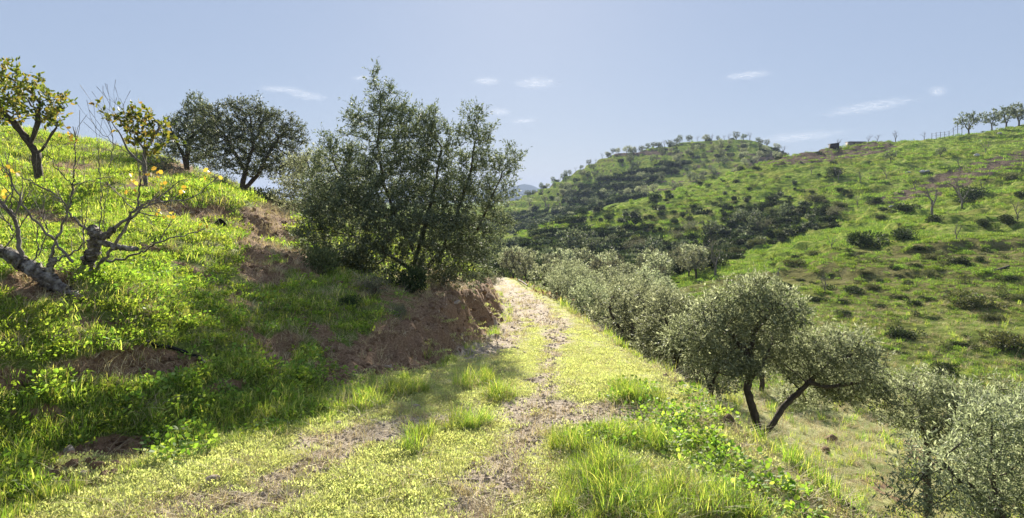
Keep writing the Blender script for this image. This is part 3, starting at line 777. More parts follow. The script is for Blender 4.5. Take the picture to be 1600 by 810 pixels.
for px_, py_, w_ in SL:
    p = hit(px_, py_, 18)
    if p is None: continue
    s_ = w_ * p[1] / F / 1.7
    where = 'upper part' if py_ < 360 else ('middle' if py_ < 440 else 'lower part')
    sd_ = 'at its gully edge' if px_ < 1290 else ('left of its centre' if px_ < 1380 else ('at its centre' if px_ < 1450 else ('right of its centre' if px_ < 1530 else 'at the picture edge')))
    bush(P_BUSH, 'b', f'{size_word(w_)} dark green shrub on the {where} of the green slope, {sd_}', f'{size_word(w_)} shrubs on the {where} of the green slope {sd_}', p - [0, 0, .08], s_, s_ * .8)
# bushes crowding the ridge foot and flanks
cnt = 0; tries = 0; pts = []
while cnt < 190 and tries < 5000:
    tries += 1
    px_ = random.uniform(792, 1330); py_ = random.uniform(262, 425)
    top = np.interp(px_, [790, 850, 950, 1050, 1130, 1240, 1330], [378, 354, 328, 300, 277, 242, 226])
    bot = np.interp(px_, [790, 1000, 1100, 1200, 1330], [405, 425, 425, 385, 350])
    if py_ < top or py_ > bot: continue
    dens = (.95 if px_ < 1225 else .35) if (px_ < 1000 or py_ > np.interp(px_, [1000, 1330], [330, 320])) else .3
    if random.random() > dens: continue
    p = hit(px_, py_, 60)
    if p is None or p[1] > 215: continue
    if any((p[0] - a[0]) ** 2 + (p[1] - a[1]) ** 2 < 2.0 for a in pts): continue
    if fbm(np.array([p[0] / 11]), np.array([p[1] / 11]), 201, 2)[0] < -.05 and random.random() < .85: continue
    pts.append(p); cnt += 1
    lower = py_ > (top + bot) / 2; fr_ = (py_ - top) / (bot - top); hgt_ = 'along the crest' if fr_ < .25 else ('high on the face' if fr_ < .5 else ('low on the face' if fr_ < .75 else 'at the foot'))
    s_ = random.uniform(.8, 1.8) * (1.2 if lower else .8) * (1 if px_ < 1000 else .85)
    grey = random.random() < .2
    side = ['left tip', 'shaded left end', 'left half', 'middle', 'gully side', 'right flank', 'brown summit end', 'skyline hut end'][int(np.searchsorted([850, 910, 970, 1040, 1110, 1190, 1260], px_))]
    szw = 'small' if s_ < 1.15 else ('middling' if s_ < 1.6 else 'large')
    bush(P_GREYB if grey else P_BUSH, 'g' if grey else 'b', f"{szw} {'grey' if grey else 'dark'} bush {hgt_} of the middle ridge, {side}", f"{'grey' if grey else 'dark'} bushes on the {side} of the middle ridge", p - [0, 0, .15], s_, s_ * random.uniform(.75, 1.1), 'bush')
# big rounded evergreens at the ridge foot
for px_, py_, w_, lb_ in [(895,402,46,'large round grey-green tree at the foot of the middle ridge'),(932,396,26,'round tree right of the largest one at the ridge foot'),
        (1022,408,38,'dark round tree below the green ridge flank'),(1062,400,26,'smaller dark round tree right of the dark one'),(955,385,20,'little round tree between the two dark round ones'),
        (1182,362,34,'dark bushy tree in the gully under the slope'),(1155,352,24,'bushy tree upslope in the gully'),(1225,345,28,'bushy tree at the head of the gully'),(1110,372,26,'dark bushy tree beside the bare one')]:
    p = hit(px_, py_, 60)
    place('far2', [P_FAR[1], P_FAR[2]], 'evergreen_tree', lb_, 'tree', None, p - [0, 0, .6], random.uniform(0, 6), w_ * p[1] / F / 2.6)

# scattered almond and olive trees on the slopes: (px, py base, height px, bare?, label)
for px_, py_, h_, b_, lb_ in [
    (1118,430,58,1,'bare greyish tree at the mouth of the gully'),(1042,442,36,0,'dark-trunked olive at the tip of the green slope'),
    (1456,340,56,1,'bare-branched almond with a leaning trunk midway up the right-hand slope'),(1503,326,52,1,'tall bare almond right of the leaning one'),
    (1288,458,30,1,'tiny bare tree above the two-trunked olive'),(1213,446,34,1,'small bare tree left of the tiny one'),(1345,290,22,1,'bare tree on the green band under the skyline'),
    (1392,258,20,0,'small green tree below the skyline, under the bare one'),(1385,283,20,1,'spreading bare tree in the brown terrace row'),(1500,268,24,1,'bare tree beside the pale boulders'),
    (1540,242,22,1,'bare tree on the brown upper terrace'),(1470,248,16,0,'small green tree on the upper right slope'),(1310,283,22,1,'bare tree at the left end of the brown terrace row'),
    (1268,275,16,1,'small bare tree at the ridge crest'),(1300,392,24,1,'spindly tree on the slope edge'),(1495,375,30,1,'spindly pale tree beside the shrubs'),(1340,325,22,1,'grey bare tree above the shrubs'),
    (1590,345,34,1,'bare tree at the right edge, halfway up'),(1535,300,24,1,'low bare tree in the shrubs at right'),(1430,300,22,1,'thin bare tree left of the leaning almond')]:
    p = hit(px_, py_, 20)
    if p is None: continue
    s_ = h_ * p[1] / F / 2.9
    place('bare' if b_ else 'far3', P_BARE if b_ else P_FAR[1:3], 'almond_tree' if b_ else 'olive_tree', lb_, 'tree', None, p - [0, 0, .05], random.uniform(0, 6), s_)

# trees along the skylines
def crest(px_, dlo, dhi):
    ds = np.linspace(dlo, dhi, 80); x = (px_ - 800) / F * ds; g = H(x, ds); k = ((g - EYE) / ds).argmax(); return np.array([x[k], ds[k], g[k]])
for px_, h_, b_, lb_ in [(1309,15,1,'bare tree beside the dark hut on the skyline'),(1357,12,1,'first of the bare skyline trees right of the low wall'),(1371,12,1,'second of the bare skyline trees right of the low wall'),
        (1399,18,1,'lone spreading bare tree on the skyline'),(1444,13,1,'faint bare tree on the skyline before the fence'),(1514,24,0,'bushy dark tree on the skyline beside the fence'),
        (1550,20,0,'flat-topped dark tree on the skyline'),(1572,24,0,'umbrella-shaped dark tree near the right edge of the skyline'),(1592,24,0,'dark skyline tree at the right edge')]:
    p = crest(px_, 130, 200); s_ = h_ * p[1] / F / 2.9
    place('bare' if b_ else 'sky', P_BARE if b_ else [P_FAR[1], P_FAR[2]], 'almond_tree' if b_ else 'evergreen_tree', lb_, 'tree', None, p - [0, 0, .1], random.uniform(0, 6), s_ * (1.1 if b_ else 1.45))
for px_ in [967,978,986,994,1003,1011,1020,1029,1038,1047,1057,1064,1077,1089,1101,1113,1123,1133,1140,1149,1160,1172,1186,1197,1213,1224]:
    p = crest(px_ + random.uniform(-2, 2), 300, 400); b_ = random.random() < .25
    s_ = random.uniform(9, 13) * p[1] / F / 2.9; sk_ = 'left end' if px_ < 1000 else ('left middle' if px_ < 1045 else ('near the highest point' if px_ < 1110 else ('on the highest point' if px_ < 1150 else 'right end')))
    place('bare' if b_ else 'hill', P_BARE if b_ else P_FAR[:3], 'almond_tree' if b_ else 'olive_tree', f'small bare tree on the far hill skyline, {sk_}' if b_ else f'dark olive in the far hill skyline row, {sk_}', 'tree', f'trees along the skyline of the far hill {sk_}', p - [0, 0, .1 if b_ else .5 * s_], random.uniform(0, 6), s_ * random.uniform(.7, 1.3))
for px_ in [834,846,856,864,875,884,890,899,908,917,923,931,941,950,958]:
    sk_ = 'lowest down' if px_ < 870 else ('low down' if px_ < 895 else ('halfway up' if px_ < 925 else 'nearest the top'))
    p = crest(px_, 300, 400); s_ = random.uniform(7, 10) * p[1] / F / 2.9
    place('bare' if px_ % 2 else 'hill', P_BARE if px_ % 2 else P_FAR[:3], 'almond_tree' if px_ % 2 else 'olive_tree', f'thin tree on the falling left shoulder of the far hill, {sk_}', 'tree', f'trees on the left shoulder of the far hill {sk_}', p - [0, 0, .1], random.uniform(0, 6), s_)
WOOD = [(955,296,70,16,-16),(840,345,80,14,-6),(930,325,70,9,-12),(1045,262,30,5,-4),(1010,276,40,8,-14)]
# rows of olives over the far hill's terraces
cnt = 0; tries = 0
while cnt < 120 and tries < 3000:
    tries += 1
    px_ = random.uniform(820, 1240); py_ = random.uniform(222, 345)
    p = hit(px_, py_, 215)
    if p is None or p[1] < 225 or p[1] > 420: continue
    q = p[2] / 3.1; 
    dark = max(ell(np.array([px_]), np.array([py_]), WOOD)[0], 0) > .2
    if not dark and random.random() > .55: continue
    if dark and random.random() > .3: continue
    cnt += 1; s_ = random.uniform(.9, 1.35)
    zc = ['at the left foot', 'on the falling left shoulder', 'left of the wooded hollow', 'above the wooded hollow', 'below the highest point', 'right of the highest point'][int(np.searchsorted([870, 920, 980, 1060, 1160], px_))]
    zr = 'top' if py_ < 240 else ('upper' if py_ < 262 else ('middle' if py_ < 290 else 'lowest'))
    place('hill', P_FAR[1:3] if dark else P_FAR[:3], 'olive_tree', f'dark tree in the far hill woods, {zr} edge, {zc}' if dark else f'small olive on the {zr} terraces of the far hill, {zc}', 'tree',
          f'trees among the woods of the far hill {zr} {zc}' if dark else f'olives on the {zr} terraces of the far hill {zc}', p - [0, 0, .6 * s_], random.uniform(0, 6), s_)

# shrubs under the big olive and on top of the bank, brush on the left slope
for px_, py_, d_, w_, g_, lb_ in [(500,455,10.3,75,0,'dark green bush on the bank below the tall olive'),(585,470,9.6,60,1,'bluish grey bush hanging over the bank'),(640,455,10.6,70,0,'leafy undergrowth round the tall olive stems'),
        (560,420,12.5,80,0,'dark thicket behind the bank edge'),(700,440,13,60,1,'dry grey brush at the right of the tall olive'),(745,420,17,44,0,'green bush at the bend of the bank'),
        (620,500,8.9,42,1,'grey brush on the bank face'),(545,500,8.7,38,0,'little green bush on the bank face'),(415,285,26,60,0,'brush under the crest olive'),(455,330,24,50,0,'low brush right of the crest olive'),
        (250,262,24,60,1,'dry thicket behind the small fig'),(345,300,22,40,1,'dry tuft left of the crest olive'),(770,412,34,30,1,'pale bush where the track disappears'),(752,398,36,34,0,'green bush closing the end of the track'),(775,395,46,40,0,'dark bush behind the bend of the track')]:
    b = at(px_, py_, d_); b[2] = h1(b[0], b[1]) - .04; s_ = w_ * d_ / F / 1.5
    bush(P_GREYB if g_ else P_BUSH, 'ng' if g_ else 'nb', lb_, None, b, s_, s_ * 1.05)
# russet shrubs along the lower edge of the track
P_RUS = [(stems_me[k], bush_parts(russet_leaf, 420, .11, .08, k + 60, .8, 8, leaf_rounds)) for k in range(2)]
for k, (y_, o_, lb_) in enumerate([(22.5,.45,'russet shrub with pale round leaves, nearest of the row at the track edge'),(24.5,.5,'second russet shrub at the track edge'),(27,.55,'third russet shrub, widest of the row'),(30,.6,'fourth russet shrub further down the edge'),(36,.7,'small russet shrub near the end of the track'),(41,.6,'last russet shrub where the track bends')]):
    x_ = float(XR(y_)) + o_; bush(P_RUS, 'r', lb_, 'russet shrubs along the track edge', (x_, y_, h1(x_, y_) - .05), .8 + .15 * (k % 3), .85)

# ------------------------------------------------------------------ the old fig with bare branches, left foreground
def px_branch(pts, d0, r0, r1, sub=4):
    P0 = np.array([at(p[0], p[1], d0 + (p[2] if len(p) > 2 else 0)) for p in pts])
    t = np.linspace(0, len(P0) - 1, (len(P0) - 1) * sub + 1)
    Q = np.stack([np.interp(t, range(len(P0)), P0[:, k]) for k in range(3)], -1)
    if len(Q) > 6:
        K = Q.copy()
        for _ in range(2): K[1:-1] = (K[:-2] + 2 * K[1:-1] + K[2:]) / 4
        Q = K
    Q[1:-1] += rng.normal(size=Q[1:-1].shape) * .006
    n = len(Q); return Q, np.concatenate([[-1], np.arange(n - 1)]), np.linspace(r0, r1, n)
def gnarl(Q, r, sides=22):
    T = unit(np.gradient(Q, axis=0)); s1 = unit(np.cross(T, np.array([0, .3, 1.0]))); s2 = np.cross(T, s1)
    a = np.linspace(0, 2 * PI, sides, endpoint=False); L_ = np.concatenate([[0], np.cumsum(np.linalg.norm(np.diff(Q, axis=0), axis=1))])
    ca, sa = np.cos(a)[None], np.sin(a)[None]; ll = L_[:, None]
    bump = .30 * fbm(ca * 1.2 + ll * 7, sa * 1.2 + ll * 3, 61, 3, .6) + .13 * vnoise(ca * 4 + 9 + ll * 4, sa * 4 + ll * 9, 63) + .10 * np.sin(a * 3 + ll * 9)
    rr = r[:, None] * (1 + bump); rr[-1] *= .35
    ring = Q[:, None] + (s1[:, None] * ca[..., None] + s2[:, None] * sa[..., None]) * rr[..., None]
    i_ = np.arange(len(Q) - 1)[:, None] * sides; j_ = np.arange(sides)[None]; jn = (j_ + 1) % sides
    return ring.reshape(-1, 3), np.stack([i_ + j_, i_ + jn, i_ + sides + jn, i_ + sides + j_], -1).reshape(-1, 4)
def fig(label, bx, by, d0, trunks, brs, twigs_n, leaf_spots):
    base = hit(bx, by, 3.5); d0 = base[1]
    root = tag(empty('fig_tree', base), label, 'tree', None)
    Vs, Fs, c = [], [], 0
    for pts, r0, r1 in trunks:
        Q, pa, r = px_branch(pts, d0, r0, r1, 14); Q[0] -= [0, 0, .06]
        Q[1:] += rng.normal(size=Q[1:].shape) * r0 * .02
        r = .78 * r * (1 + .25 * fbm(np.arange(len(r)) * .24 + r0 * 99, np.zeros(len(r)), 7, 3) + .04 * rng.normal(size=len(r)))
        a, b = gnarl(Q - base, r); Vs.append(a); Fs.append(b + c); c += len(a)
    mobj('trunk', mesh_np('trunk', np.concatenate(Vs), np.concatenate(Fs), pale_bark), root)
    ends = []
    for k, (pts, r0, r1) in enumerate(brs):
        Q, pa, r = px_branch(pts, d0, r0 * .72, r1 * .9, 5)
        a, b = tubes(Q - base, pa, r, None, .06); Vs, Fs, c = [a], [b], len(a)
        # side twigs on each branch
        for _ in range(twigs_n + 3):
            i_ = rng.integers(len(Q) // 3, len(Q)); dr = unit(unit(Q[min(i_, len(Q) - 1)] - Q[i_ - 1]) + rng.normal(size=3) * .6 + np.array([0, 0, .5])); ln = rng.uniform(.1, .3)
            q = np.array([Q[i_], Q[i_] + dr * ln * .5 + rng.normal(size=3) * .01, Q[i_] + dr * ln + np.array([0, 0, .03])])
            a, b = tubes(q - base, np.array([-1, 0, 1]), np.array([r[i_] * .6, r[i_] * .45, .0022]), None, 0); Vs.append(a); Fs.append(b + c); c += len(a); ends.append(q[-1])
        mobj('branch', mesh_np('branch', np.concatenate(Vs), np.concatenate(Fs), pale_bark if k % 3 else grey_bark), root)
    A = np.array([at(px_, py_, d0 + rng.uniform(-.1, .2)) for px_, py_ in leaf_spots for _ in range(4)]) + rng.normal(size=(len(leaf_spots) * 4, 3)) * .022
    dd = unit(rng.normal(size=A.shape) + np.array([0, 0, -.6])); n = len(A)
    V_, F_ = leaf_rounds(A - base, dd, rng.uniform(.03, .05, n), rng.uniform(.022, .038, n))
    o = mobj('leaves', mesh_np('leaves', V_, F_, yellow_leaf, False), root); tag(o, 'few yellow autumn leaves')
    return root
fig('old fig with a thick knobbly trunk and bare pale branches, second from the left edge', 137, 426, 5.6,
    [([(135,428),(140,405),(147,385),(150,366),(143,358)], .078, .05), ([(150,372),(168,368),(180,356)], .045, .03), ([(152,378),(185,387),(218,389)], .04, .022)],
    [([(180,356),(207,332),(216,324),(245,310),(287,281,.2)], .022, .004), ([(148,425),(170,395),(193,358),(220,325),(250,315),(297,312,.2),(338,281,.3)], .024, .004),
     ([(166,408),(193,406),(221,394),(249,377),(287,368,.1),(321,358,.2)], .016, .004), ([(249,377),(262,355),(276,334)], .008, .003),
     ([(143,362),(125,350),(110,334),(93,308),(52,284),(28,274)], .018, .004), ([(216,324),(218,291),(221,284),(214,250),(209,208)], .013, .003), ([(221,284),(231,264),(236,250)], .007, .003),
     ([(159,372),(156,350),(159,295),(155,257),(152,225)], .009, .003), ([(163,368),(162,330),(170,284),(172,257)], .008, .003), ([(166,284),(183,300),(200,319),(210,330)], .006, .006),
     ([(131,390),(131,372),(131,348)], .01, .004), ([(245,310),(262,322),(275,330)], .006, .003), ([(220,325),(228,345),(240,352)], .005, .002),
     ([(207,208),(190,170),(178,158)], .006, .002), ([(172,257),(180,215),(165,180),(152,160)], .007, .002), ([(209,208),(188,190),(170,172)], .005, .002), ([(214,250),(180,225),(150,200),(140,185)], .006, .002)],
    3, [(200,274),(252,286),(283,301),(338,276),(262,335),(206,300),(247,262),(318,355),(230,270),(290,290),(325,270),(208,285),(255,330)])
fig('low fig with a twisted dark trunk lying along the ground at the left edge', 104, 458, 5.3,
    [([(106,460),(88,446),(69,434),(50,420),(35,410),(7,394),(-30,385)], .075, .055), ([(69,434),(78,420),(84,404)], .05, .035), ([(104,455),(118,462),(128,470)], .05, .03)],
    [([(35,405),(28,361),(21,337),(10,326),(0,312)], .024, .014), ([(80,410),(83,392),(92,365),(107,330),(114,295),(117,264),(119,219),(114,198)], .02, .004), ([(114,291),(98,275),(83,257),(66,222)], .008, .003),
     ([(114,410),(86,379),(52,341),(35,320),(14,277),(0,263)], .018, .005), ([(85,408),(114,396),(131,382),(133,355)], .012, .005), ([(114,291),(145,281),(176,277)], .008, .003),
     ([(66,427),(52,441),(31,455),(0,472)], .011, .006), ([(84,425),(80,440),(76,448)], .012, .008), ([(7,394),(20,370),(40,340),(55,330)], .01, .003), ([(20,360),(10,345),(-5,335)], .01, .004),
     ([(50,420),(60,390),(58,360),(70,330)], .01, .003), ([(14,330),(20,300),(15,270),(12,240)], .009, .003), ([(60,400),(75,365),(66,330),(72,300)], .009, .003), ([(35,320),(48,300),(44,270)], .006, .002)],
    3, [(14,263),(8,262),(20,268),(118,215),(6,300),(110,205)])

# leafy fig / fruit trees on the left
designed('fruit_tree', 'leaning fruit tree with green and yellowing leaves at the left edge', 'tree', 57, 295, 16,
    [[(57,297),(60,270),(57,240),(48,222)], [(57,240),(40,215),(20,190)], [(48,222),(60,190),(62,160)], [(57,245),(72,225),(88,200)]],
    [(25,135,42,34),(60,165,40,34),(-20,160,50,44),(20,180,50,28),(80,190,26,20),(10,110,26,18),(-40,130,40,40)],
    n_attr=560, trunk_r=.1, step=.14, k=3, slen=.28, nl=6, L=.11, W=.06, leafm=fig_leaf, barkm=bark_m, shape=leaf_rounds, leafr=.016, iters=70)
designed('fig_tree', 'small fig still holding yellow-green leaves in front of the crest olives', 'tree', 228, 290, 14,
    [[(228,292),(226,262),(226,236),(215,215)], [(226,240),(240,215),(250,195)], [(226,262),(200,235),(185,205),(160,175)]],
    [(215,190,24,20),(245,190,20,18),(225,215,34,18),(260,215,16,14),(240,235,26,12)],
    n_attr=320, trunk_r=.045, step=.1, k=2, slen=.2, nl=5, L=.10, W=.06, leafm=fig_leaf, barkm=grey_bark, shape=leaf_rounds, leafr=.012, iters=60)

# ------------------------------------------------------------------ ground plants, scattered (grass, turf, weeds, straw, pebbles)
def proto_coll(name, meshes):
    c = bpy.data.collections.new(name)
    for k, me in enumerate(meshes):
        o = bpy.data.objects.new(name + '_sample', me); c.objects.link(o)
    return c
def blades(n, spread, h, w, lean, seed, flat=False):
    r = np.random.default_rng(seed); Vs = []; Fs = []; c = 0
    for k in range(n):
        a = r.uniform(0, 2 * PI); b = r.uniform(0, 2 * PI); o = np.array([math.cos(b), math.sin(b), 0]) * spread * math.sqrt(r.random())
        d = np.array([math.cos(a), math.sin(a), 0]); s_ = np.array([-math.sin(a), math.cos(a), 0]); hh = h * r.uniform(.5, 1.15); ln = lean * r.uniform(.3, 1.4); ww = w * r.uniform(.6, 1.3)
        for q, t in enumerate((0, .4, .75, 1)):
            cc = o + d * ln * hh * t * t + np.array([0, 0, hh * (t - .28 * ln * t * t) * (.12 if flat else 1)])
            wd = ww * (1, .85, .55, 0.06)[q]
            Vs += [cc - s_ * wd / 2, cc + s_ * wd / 2]
        for q in range(3): Fs.append([c + 2 * q, c + 2 * q + 1, c + 2 * q + 3, c + 2 * q + 2])
        c += 8
    return np.array(Vs), np.array(Fs)
def tuft(n, spread, h, w, lean, seed, mat, flat=False): return mesh_np('tuft', *blades(n, spread, h, w, lean, seed, flat), mat, False)
def rosette(n, rad_, h, L, W, seed, mat, up=.5):
    r = np.random.default_rng(seed)
    b = r.uniform(0, 2 * PI, n); q = np.sqrt(r.random(n)) * rad_
    pos = np.stack([np.cos(b) * q, np.sin(b) * q, h * r.uniform(.15, 1, n)], -1)
    dd = unit(np.stack([np.cos(b), np.sin(b), np.full(n, up)], -1) + r.normal(size=(n, 3)) * .5)
    side = unit(np.cross(dd, np.array([0, 0, 1.0]) + r.normal(size=(n, 3)) * .35)); nor = np.cross(side, dd)
    LL = (L * r.uniform(.6, 1.2, n))[:, None]; WW = (W * r.uniform(.6, 1.2, n))[:, None]
    pts = [pos, pos + dd * LL * .25 + side * WW * .5, pos + dd * LL * .7 + side * WW * .45, pos + dd * LL - nor * LL * .12, pos + dd * LL * .7 - side * WW * .45, pos + dd * LL * .25 - side * WW * .5]
    return mesh_np('weed', np.stack(pts, 1).reshape(-1, 3), np.arange(n * 6).reshape(-1, 6), mat, False)
def rock_mesh(seed, mat, sub=1, rough=.28, flat=.6, smooth=False):
    import bmesh
    bm = bmesh.new(); bmesh.ops.create_icosphere(bm, subdivisions=sub, radius=.5); r = np.random.default_rng(seed)
    ax = r.uniform(.7, 1.2, 3)
    pl = [(Vector(unit(r.normal(size=3))), r.uniform(.28, .42)) for _ in range(7)]
    for v in bm.verts:
        for n_, c_ in pl:
            e = v.co.dot(n_) - c_
            if e > 0: v.co -= n_ * e * .85
        v.co *= 1 + r.uniform(-rough, rough) * .35
        v.co.x *= ax[0]; v.co.y *= ax[1]; v.co.z *= ax[2] * flat
    me = bpy.data.meshes.new('rock'); bm.to_mesh(me); bm.free(); me.materials.append(mat); return me

_gn = None
def scatter(name, label, pts, scl, protos, tilt=.15, kind='stuff'):
    global _gn
    n = len(pts); me = bpy.data.meshes.new(name); me.vertices.add(n); me.vertices.foreach_set('co', np.asarray(pts, np.float32).ravel())
    a = me.attributes.new('rot', 'FLOAT_VECTOR', 'POINT'); rot = np.stack([rng.normal(size=n) * tilt, rng.normal(size=n) * tilt, rng.random(n) * 2 * PI], -1); a.data.foreach_set('vector', rot.astype(np.float32).ravel())
    a = me.attributes.new('scl', 'FLOAT', 'POINT'); a.data.foreach_set('value', np.asarray(scl, np.float32))
    a = me.attributes.new('idx', 'INT', 'POINT'); a.data.foreach_set('value', rng.integers(0, len(protos), n).astype(np.int32))
    o = mobj(name, me); tag(o, label, kind=kind)
    g = bpy.data.node_groups.new(name + '_scatter', 'GeometryNodeTree')
    g.interface.new_socket('Geometry', in_out='INPUT', socket_type='NodeSocketGeometry'); g.interface.new_socket('Geometry', in_out='OUTPUT', socket_type='NodeSocketGeometry')
    N = g.nodes; gi = N.new('NodeGroupInput'); go = N.new('NodeGroupOutput'); ip = N.new('GeometryNodeInstanceOnPoints'); ci = N.new('GeometryNodeCollectionInfo')
    ci.inputs[0].default_value = proto_coll(name, protos); ci.inputs['Separate Children'].default_value = True; ci.inputs['Reset Children'].default_value = True
    def na(nm, dt): q = N.new('GeometryNodeInputNamedAttribute'); q.data_type = dt; q.inputs[0].default_value = nm; return q.outputs[0]
    L_ = g.links.new
    L_(gi.outputs[0], ip.inputs['Points']); L_(ci.outputs[0], ip.inputs['Instance']); ip.inputs['Pick Instance'].default_value = True
    L_(na('idx', 'INT'), ip.inputs['Instance Index']); L_(na('rot', 'FLOAT_VECTOR'), ip.inputs['Rotation']); L_(na('scl', 'FLOAT'), ip.inputs['Scale'])
    L_(ip.outputs[0], go.inputs[0])
    md = o.modifiers.new('scatter', 'NODES'); md.node_group = g
    return o

def cand(n, y0, y1, u0=-.95, u1=.95, p=1.0):
    """candidate points spread evenly over the view at every distance"""
    y = np.exp(rng.uniform(math.log(y0), math.log(y1), n)); u = rng.uniform(u0, u1, n); x = u * y
    z = H(x, y); return x, y, z
def keepp(x, y, z, prob, s, name, label, protos, sink=.01, tilt=.15):
    k = rng.random(len(x)) < prob
    return scatter(name, label, np.stack([x, y, z - sink], -1)[k], s[k], protos, tilt)

T_GRASS = [tuft(26, .06, .16, .0055, .55, 100 + k, grass_m) for k in range(5)]
T_TALL = [tuft(44, .075, .22, .005, .75, 120 + k, grass_m) for k in range(6)] + [tuft(26, .08, .18, .004, 1.0, 130 + k, straw_m) for k in range(2)]
T_TURF = [rosette(95, .08, .018, .014, .006, 140 + k, turf_m, 1.1) for k in range(4)] + [tuft(60, .08, .028, .003, .8, 150 + k, turf_m) for k in range(4)]
T_TURFG = [rosette(60, .085, .03, .02, .011, 340 + k, turf_g, .9) for k in range(4)] + [tuft(34, .08, .06, .0045, .7, 350 + k, grass_m) for k in range(4)]
T_WEED = [rosette(30, .09, .085, .034, .025, 160 + k, weed_m, .7) for k in range(4)]
T_STRAW = [tuft(18, .08, .13, .004, 1.4, 180 + k, straw_m) for k in range(4)]
T_PEB = [rock_mesh(200 + k, stone_m) for k in range(6)]
T_CLOD = [rock_mesh(220 + k, clod_m) for k in range(5)]
T_SCRUB = [bush_parts(m_, 260, .2, .08, 240 + k, .5, 5) for k, m_ in enumerate((scrub_leaf, shrub_leaf, tuss_m, tuss_m))]
T_GRFAR = [tuft(40, .36, .26, .035, .8, 260 + k, tuss_m) for k in range(3)]

# turf on the track
x, y, z = cand(60000, 2.2, 42, -.95, .6); S0, G0, D0 = cover(x, y, z); xl, xr = XL(y), XR(y)
onp = ss(-.35, .1, x - xl) * (1 - ss(.0, .15, x - xr))
keepp(x, y, z, onp * np.clip(1 - G0 * 1.15 + .5 * fbm(x * 3, y * 3, 91), 0.05, 1) * .85, .75 + .7 * rng.random(len(x)) * np.clip(y / 7, 1, 2.2), 'turf', 'short yellow-green turf covering the track', T_TURF)
# grass tufts: left slope, tall patch at the right of the track, verge
x, y, z = cand(95000, 2.2, 34, -.98, .95); S0, G0, D0 = cover(x, y, z); xl, xr = XL(y), XR(y)
px, py = 800 + F * x / y, HZ + F * (EYE - z) / y
left = (x < xl + .25)
pl = left * np.clip(.75 - S0 * 1.5 + .55 * fbm(x * 1.4, y * 1.4, 93), 0.02, 1)
pl = pl * np.where(y > 18, .6, 1)
pl = pl * np.where((y > 5.2) & (y < 18), .55, 1)
keepp(x, y, z, pl * .72, (.32 + .62 * rng.random(len(x)) ** 1.5) * np.clip(y / 8, 1, 2.4) * np.clip(.8 + .6 * fbm(x * 1.1, y * 1.1, 95), .4, 1.5), 'slope_grass', 'lush green grass on the left slope', T_GRASS)
TALL = [(945,748,72,52,8),(985,692,70,16,8),(1040,800,60,26,10),(1150,800,50,12,20),(985,622,48,18,8),(780,622,26,14,0),(725,664,46,10,-6),(655,692,26,14,-30),(900,700,50,18,0),(1010,800,160,40,0),(560,630,48,20,0),(740,600,40,9,-8),(620,615,60,12,-8)]
e = ell(px, py, TALL)
keepp(x, y, z, np.clip(e * 1.3 + .7 * fbm(x * 4, y * 4, 92), 0, 1) * (e > 0) * (x > xl - .3) * (x < xr + .1) * .6, (.3 + .6 * rng.random(len(x)) ** 1.3) * np.clip(e * 1.5 + .6 * fbm(x * 3, y * 3, 94), .2, 1.1), 'tall_grass', 'long bright green grass at the right of the track', T_TALL)
x, y, z = cand(42000, 2.2, 30, -.98, .95); S0, G0, D0 = cover(x, y, z); xl, xr = XL(y), XR(y)
px, py = 800 + F * x / y, HZ + F * (EYE - z) / y
WD = [(1130,735,120,34,32),(1190,775,90,28,34),(1020,650,70,14,8),(1060,690,70,16,25),(990,622,45,16,0),(940,690,50,10,0),(200,440,110,34,10),(300,470,90,38,15),(330,560,70,22,12),(420,600,60,26,10),(240,620,130,24,-4),(280,700,50,22,0),(90,620,60,22,0),(480,590,40,18,0),(1110,640,40,18,35)]
e = ell(px, py, WD)
wp = np.clip(e * 1.2 + .9 * fbm(x * 2.5, y * 2.5, 96), 0, 1) * (e > 0) * np.where(x > xr - 2.5, .34, .5) + (x < xl) * .07 * (y < 16) * (1 - S0)
keepp(x, y, z, wp * (x < xr + .1), (.45 + .75 * rng.random(len(x))) * np.clip(y / 9, 1, 2), 'weeds', 'broad-leaved weeds among the grass', T_WEED)
keepp(x, y, z, (x < xl) * np.clip(.8 - S0 * 1.6 + .5 * fbm(x * 2, y * 2, 98), 0, 1) * .8, (.9 + .8 * rng.random(len(x))) * np.clip(y / 7, 1, 2.6), 'slope_turf', 'short sunlit turf over the left slope', T_TURFG)
# straw: lower right slope, under trees, thin over the track
x, y, z = cand(42000, 2.5, 36, -.9, .95); S0, G0, D0 = cover(x, y, z); xl, xr = XL(y), XR(y)
ps = np.where((x > xr - .12) | ((x > xr - .35) & (y < 5)), .42, np.where(x < xl, np.where(x > xl - 1.1, .08, np.clip(.3 + .7 * fbm(x * 1.2, y * 1.2, 203), .05, .8) + .2 * S0), .04 + .16 * G0))
keepp(x, y, z, ps, (.45 + .6 * rng.random(len(x))) * np.clip(y / 8, 1, 2.2), 'dry_grass', 'dry straw-coloured grass on the slope below the track', T_STRAW)
keepp(x, y, z, (x > xr) * np.clip(1.0 - (x - xr) / 3.2 + .9 * fbm(x * .9, y * .9, 97), .12, 1) * .8, (.45 + .6 * rng.random(len(x))) * np.clip(y / 8, 1, 2.2), 'verge_grass', 'green grass on the slope below the track', T_GRASS)
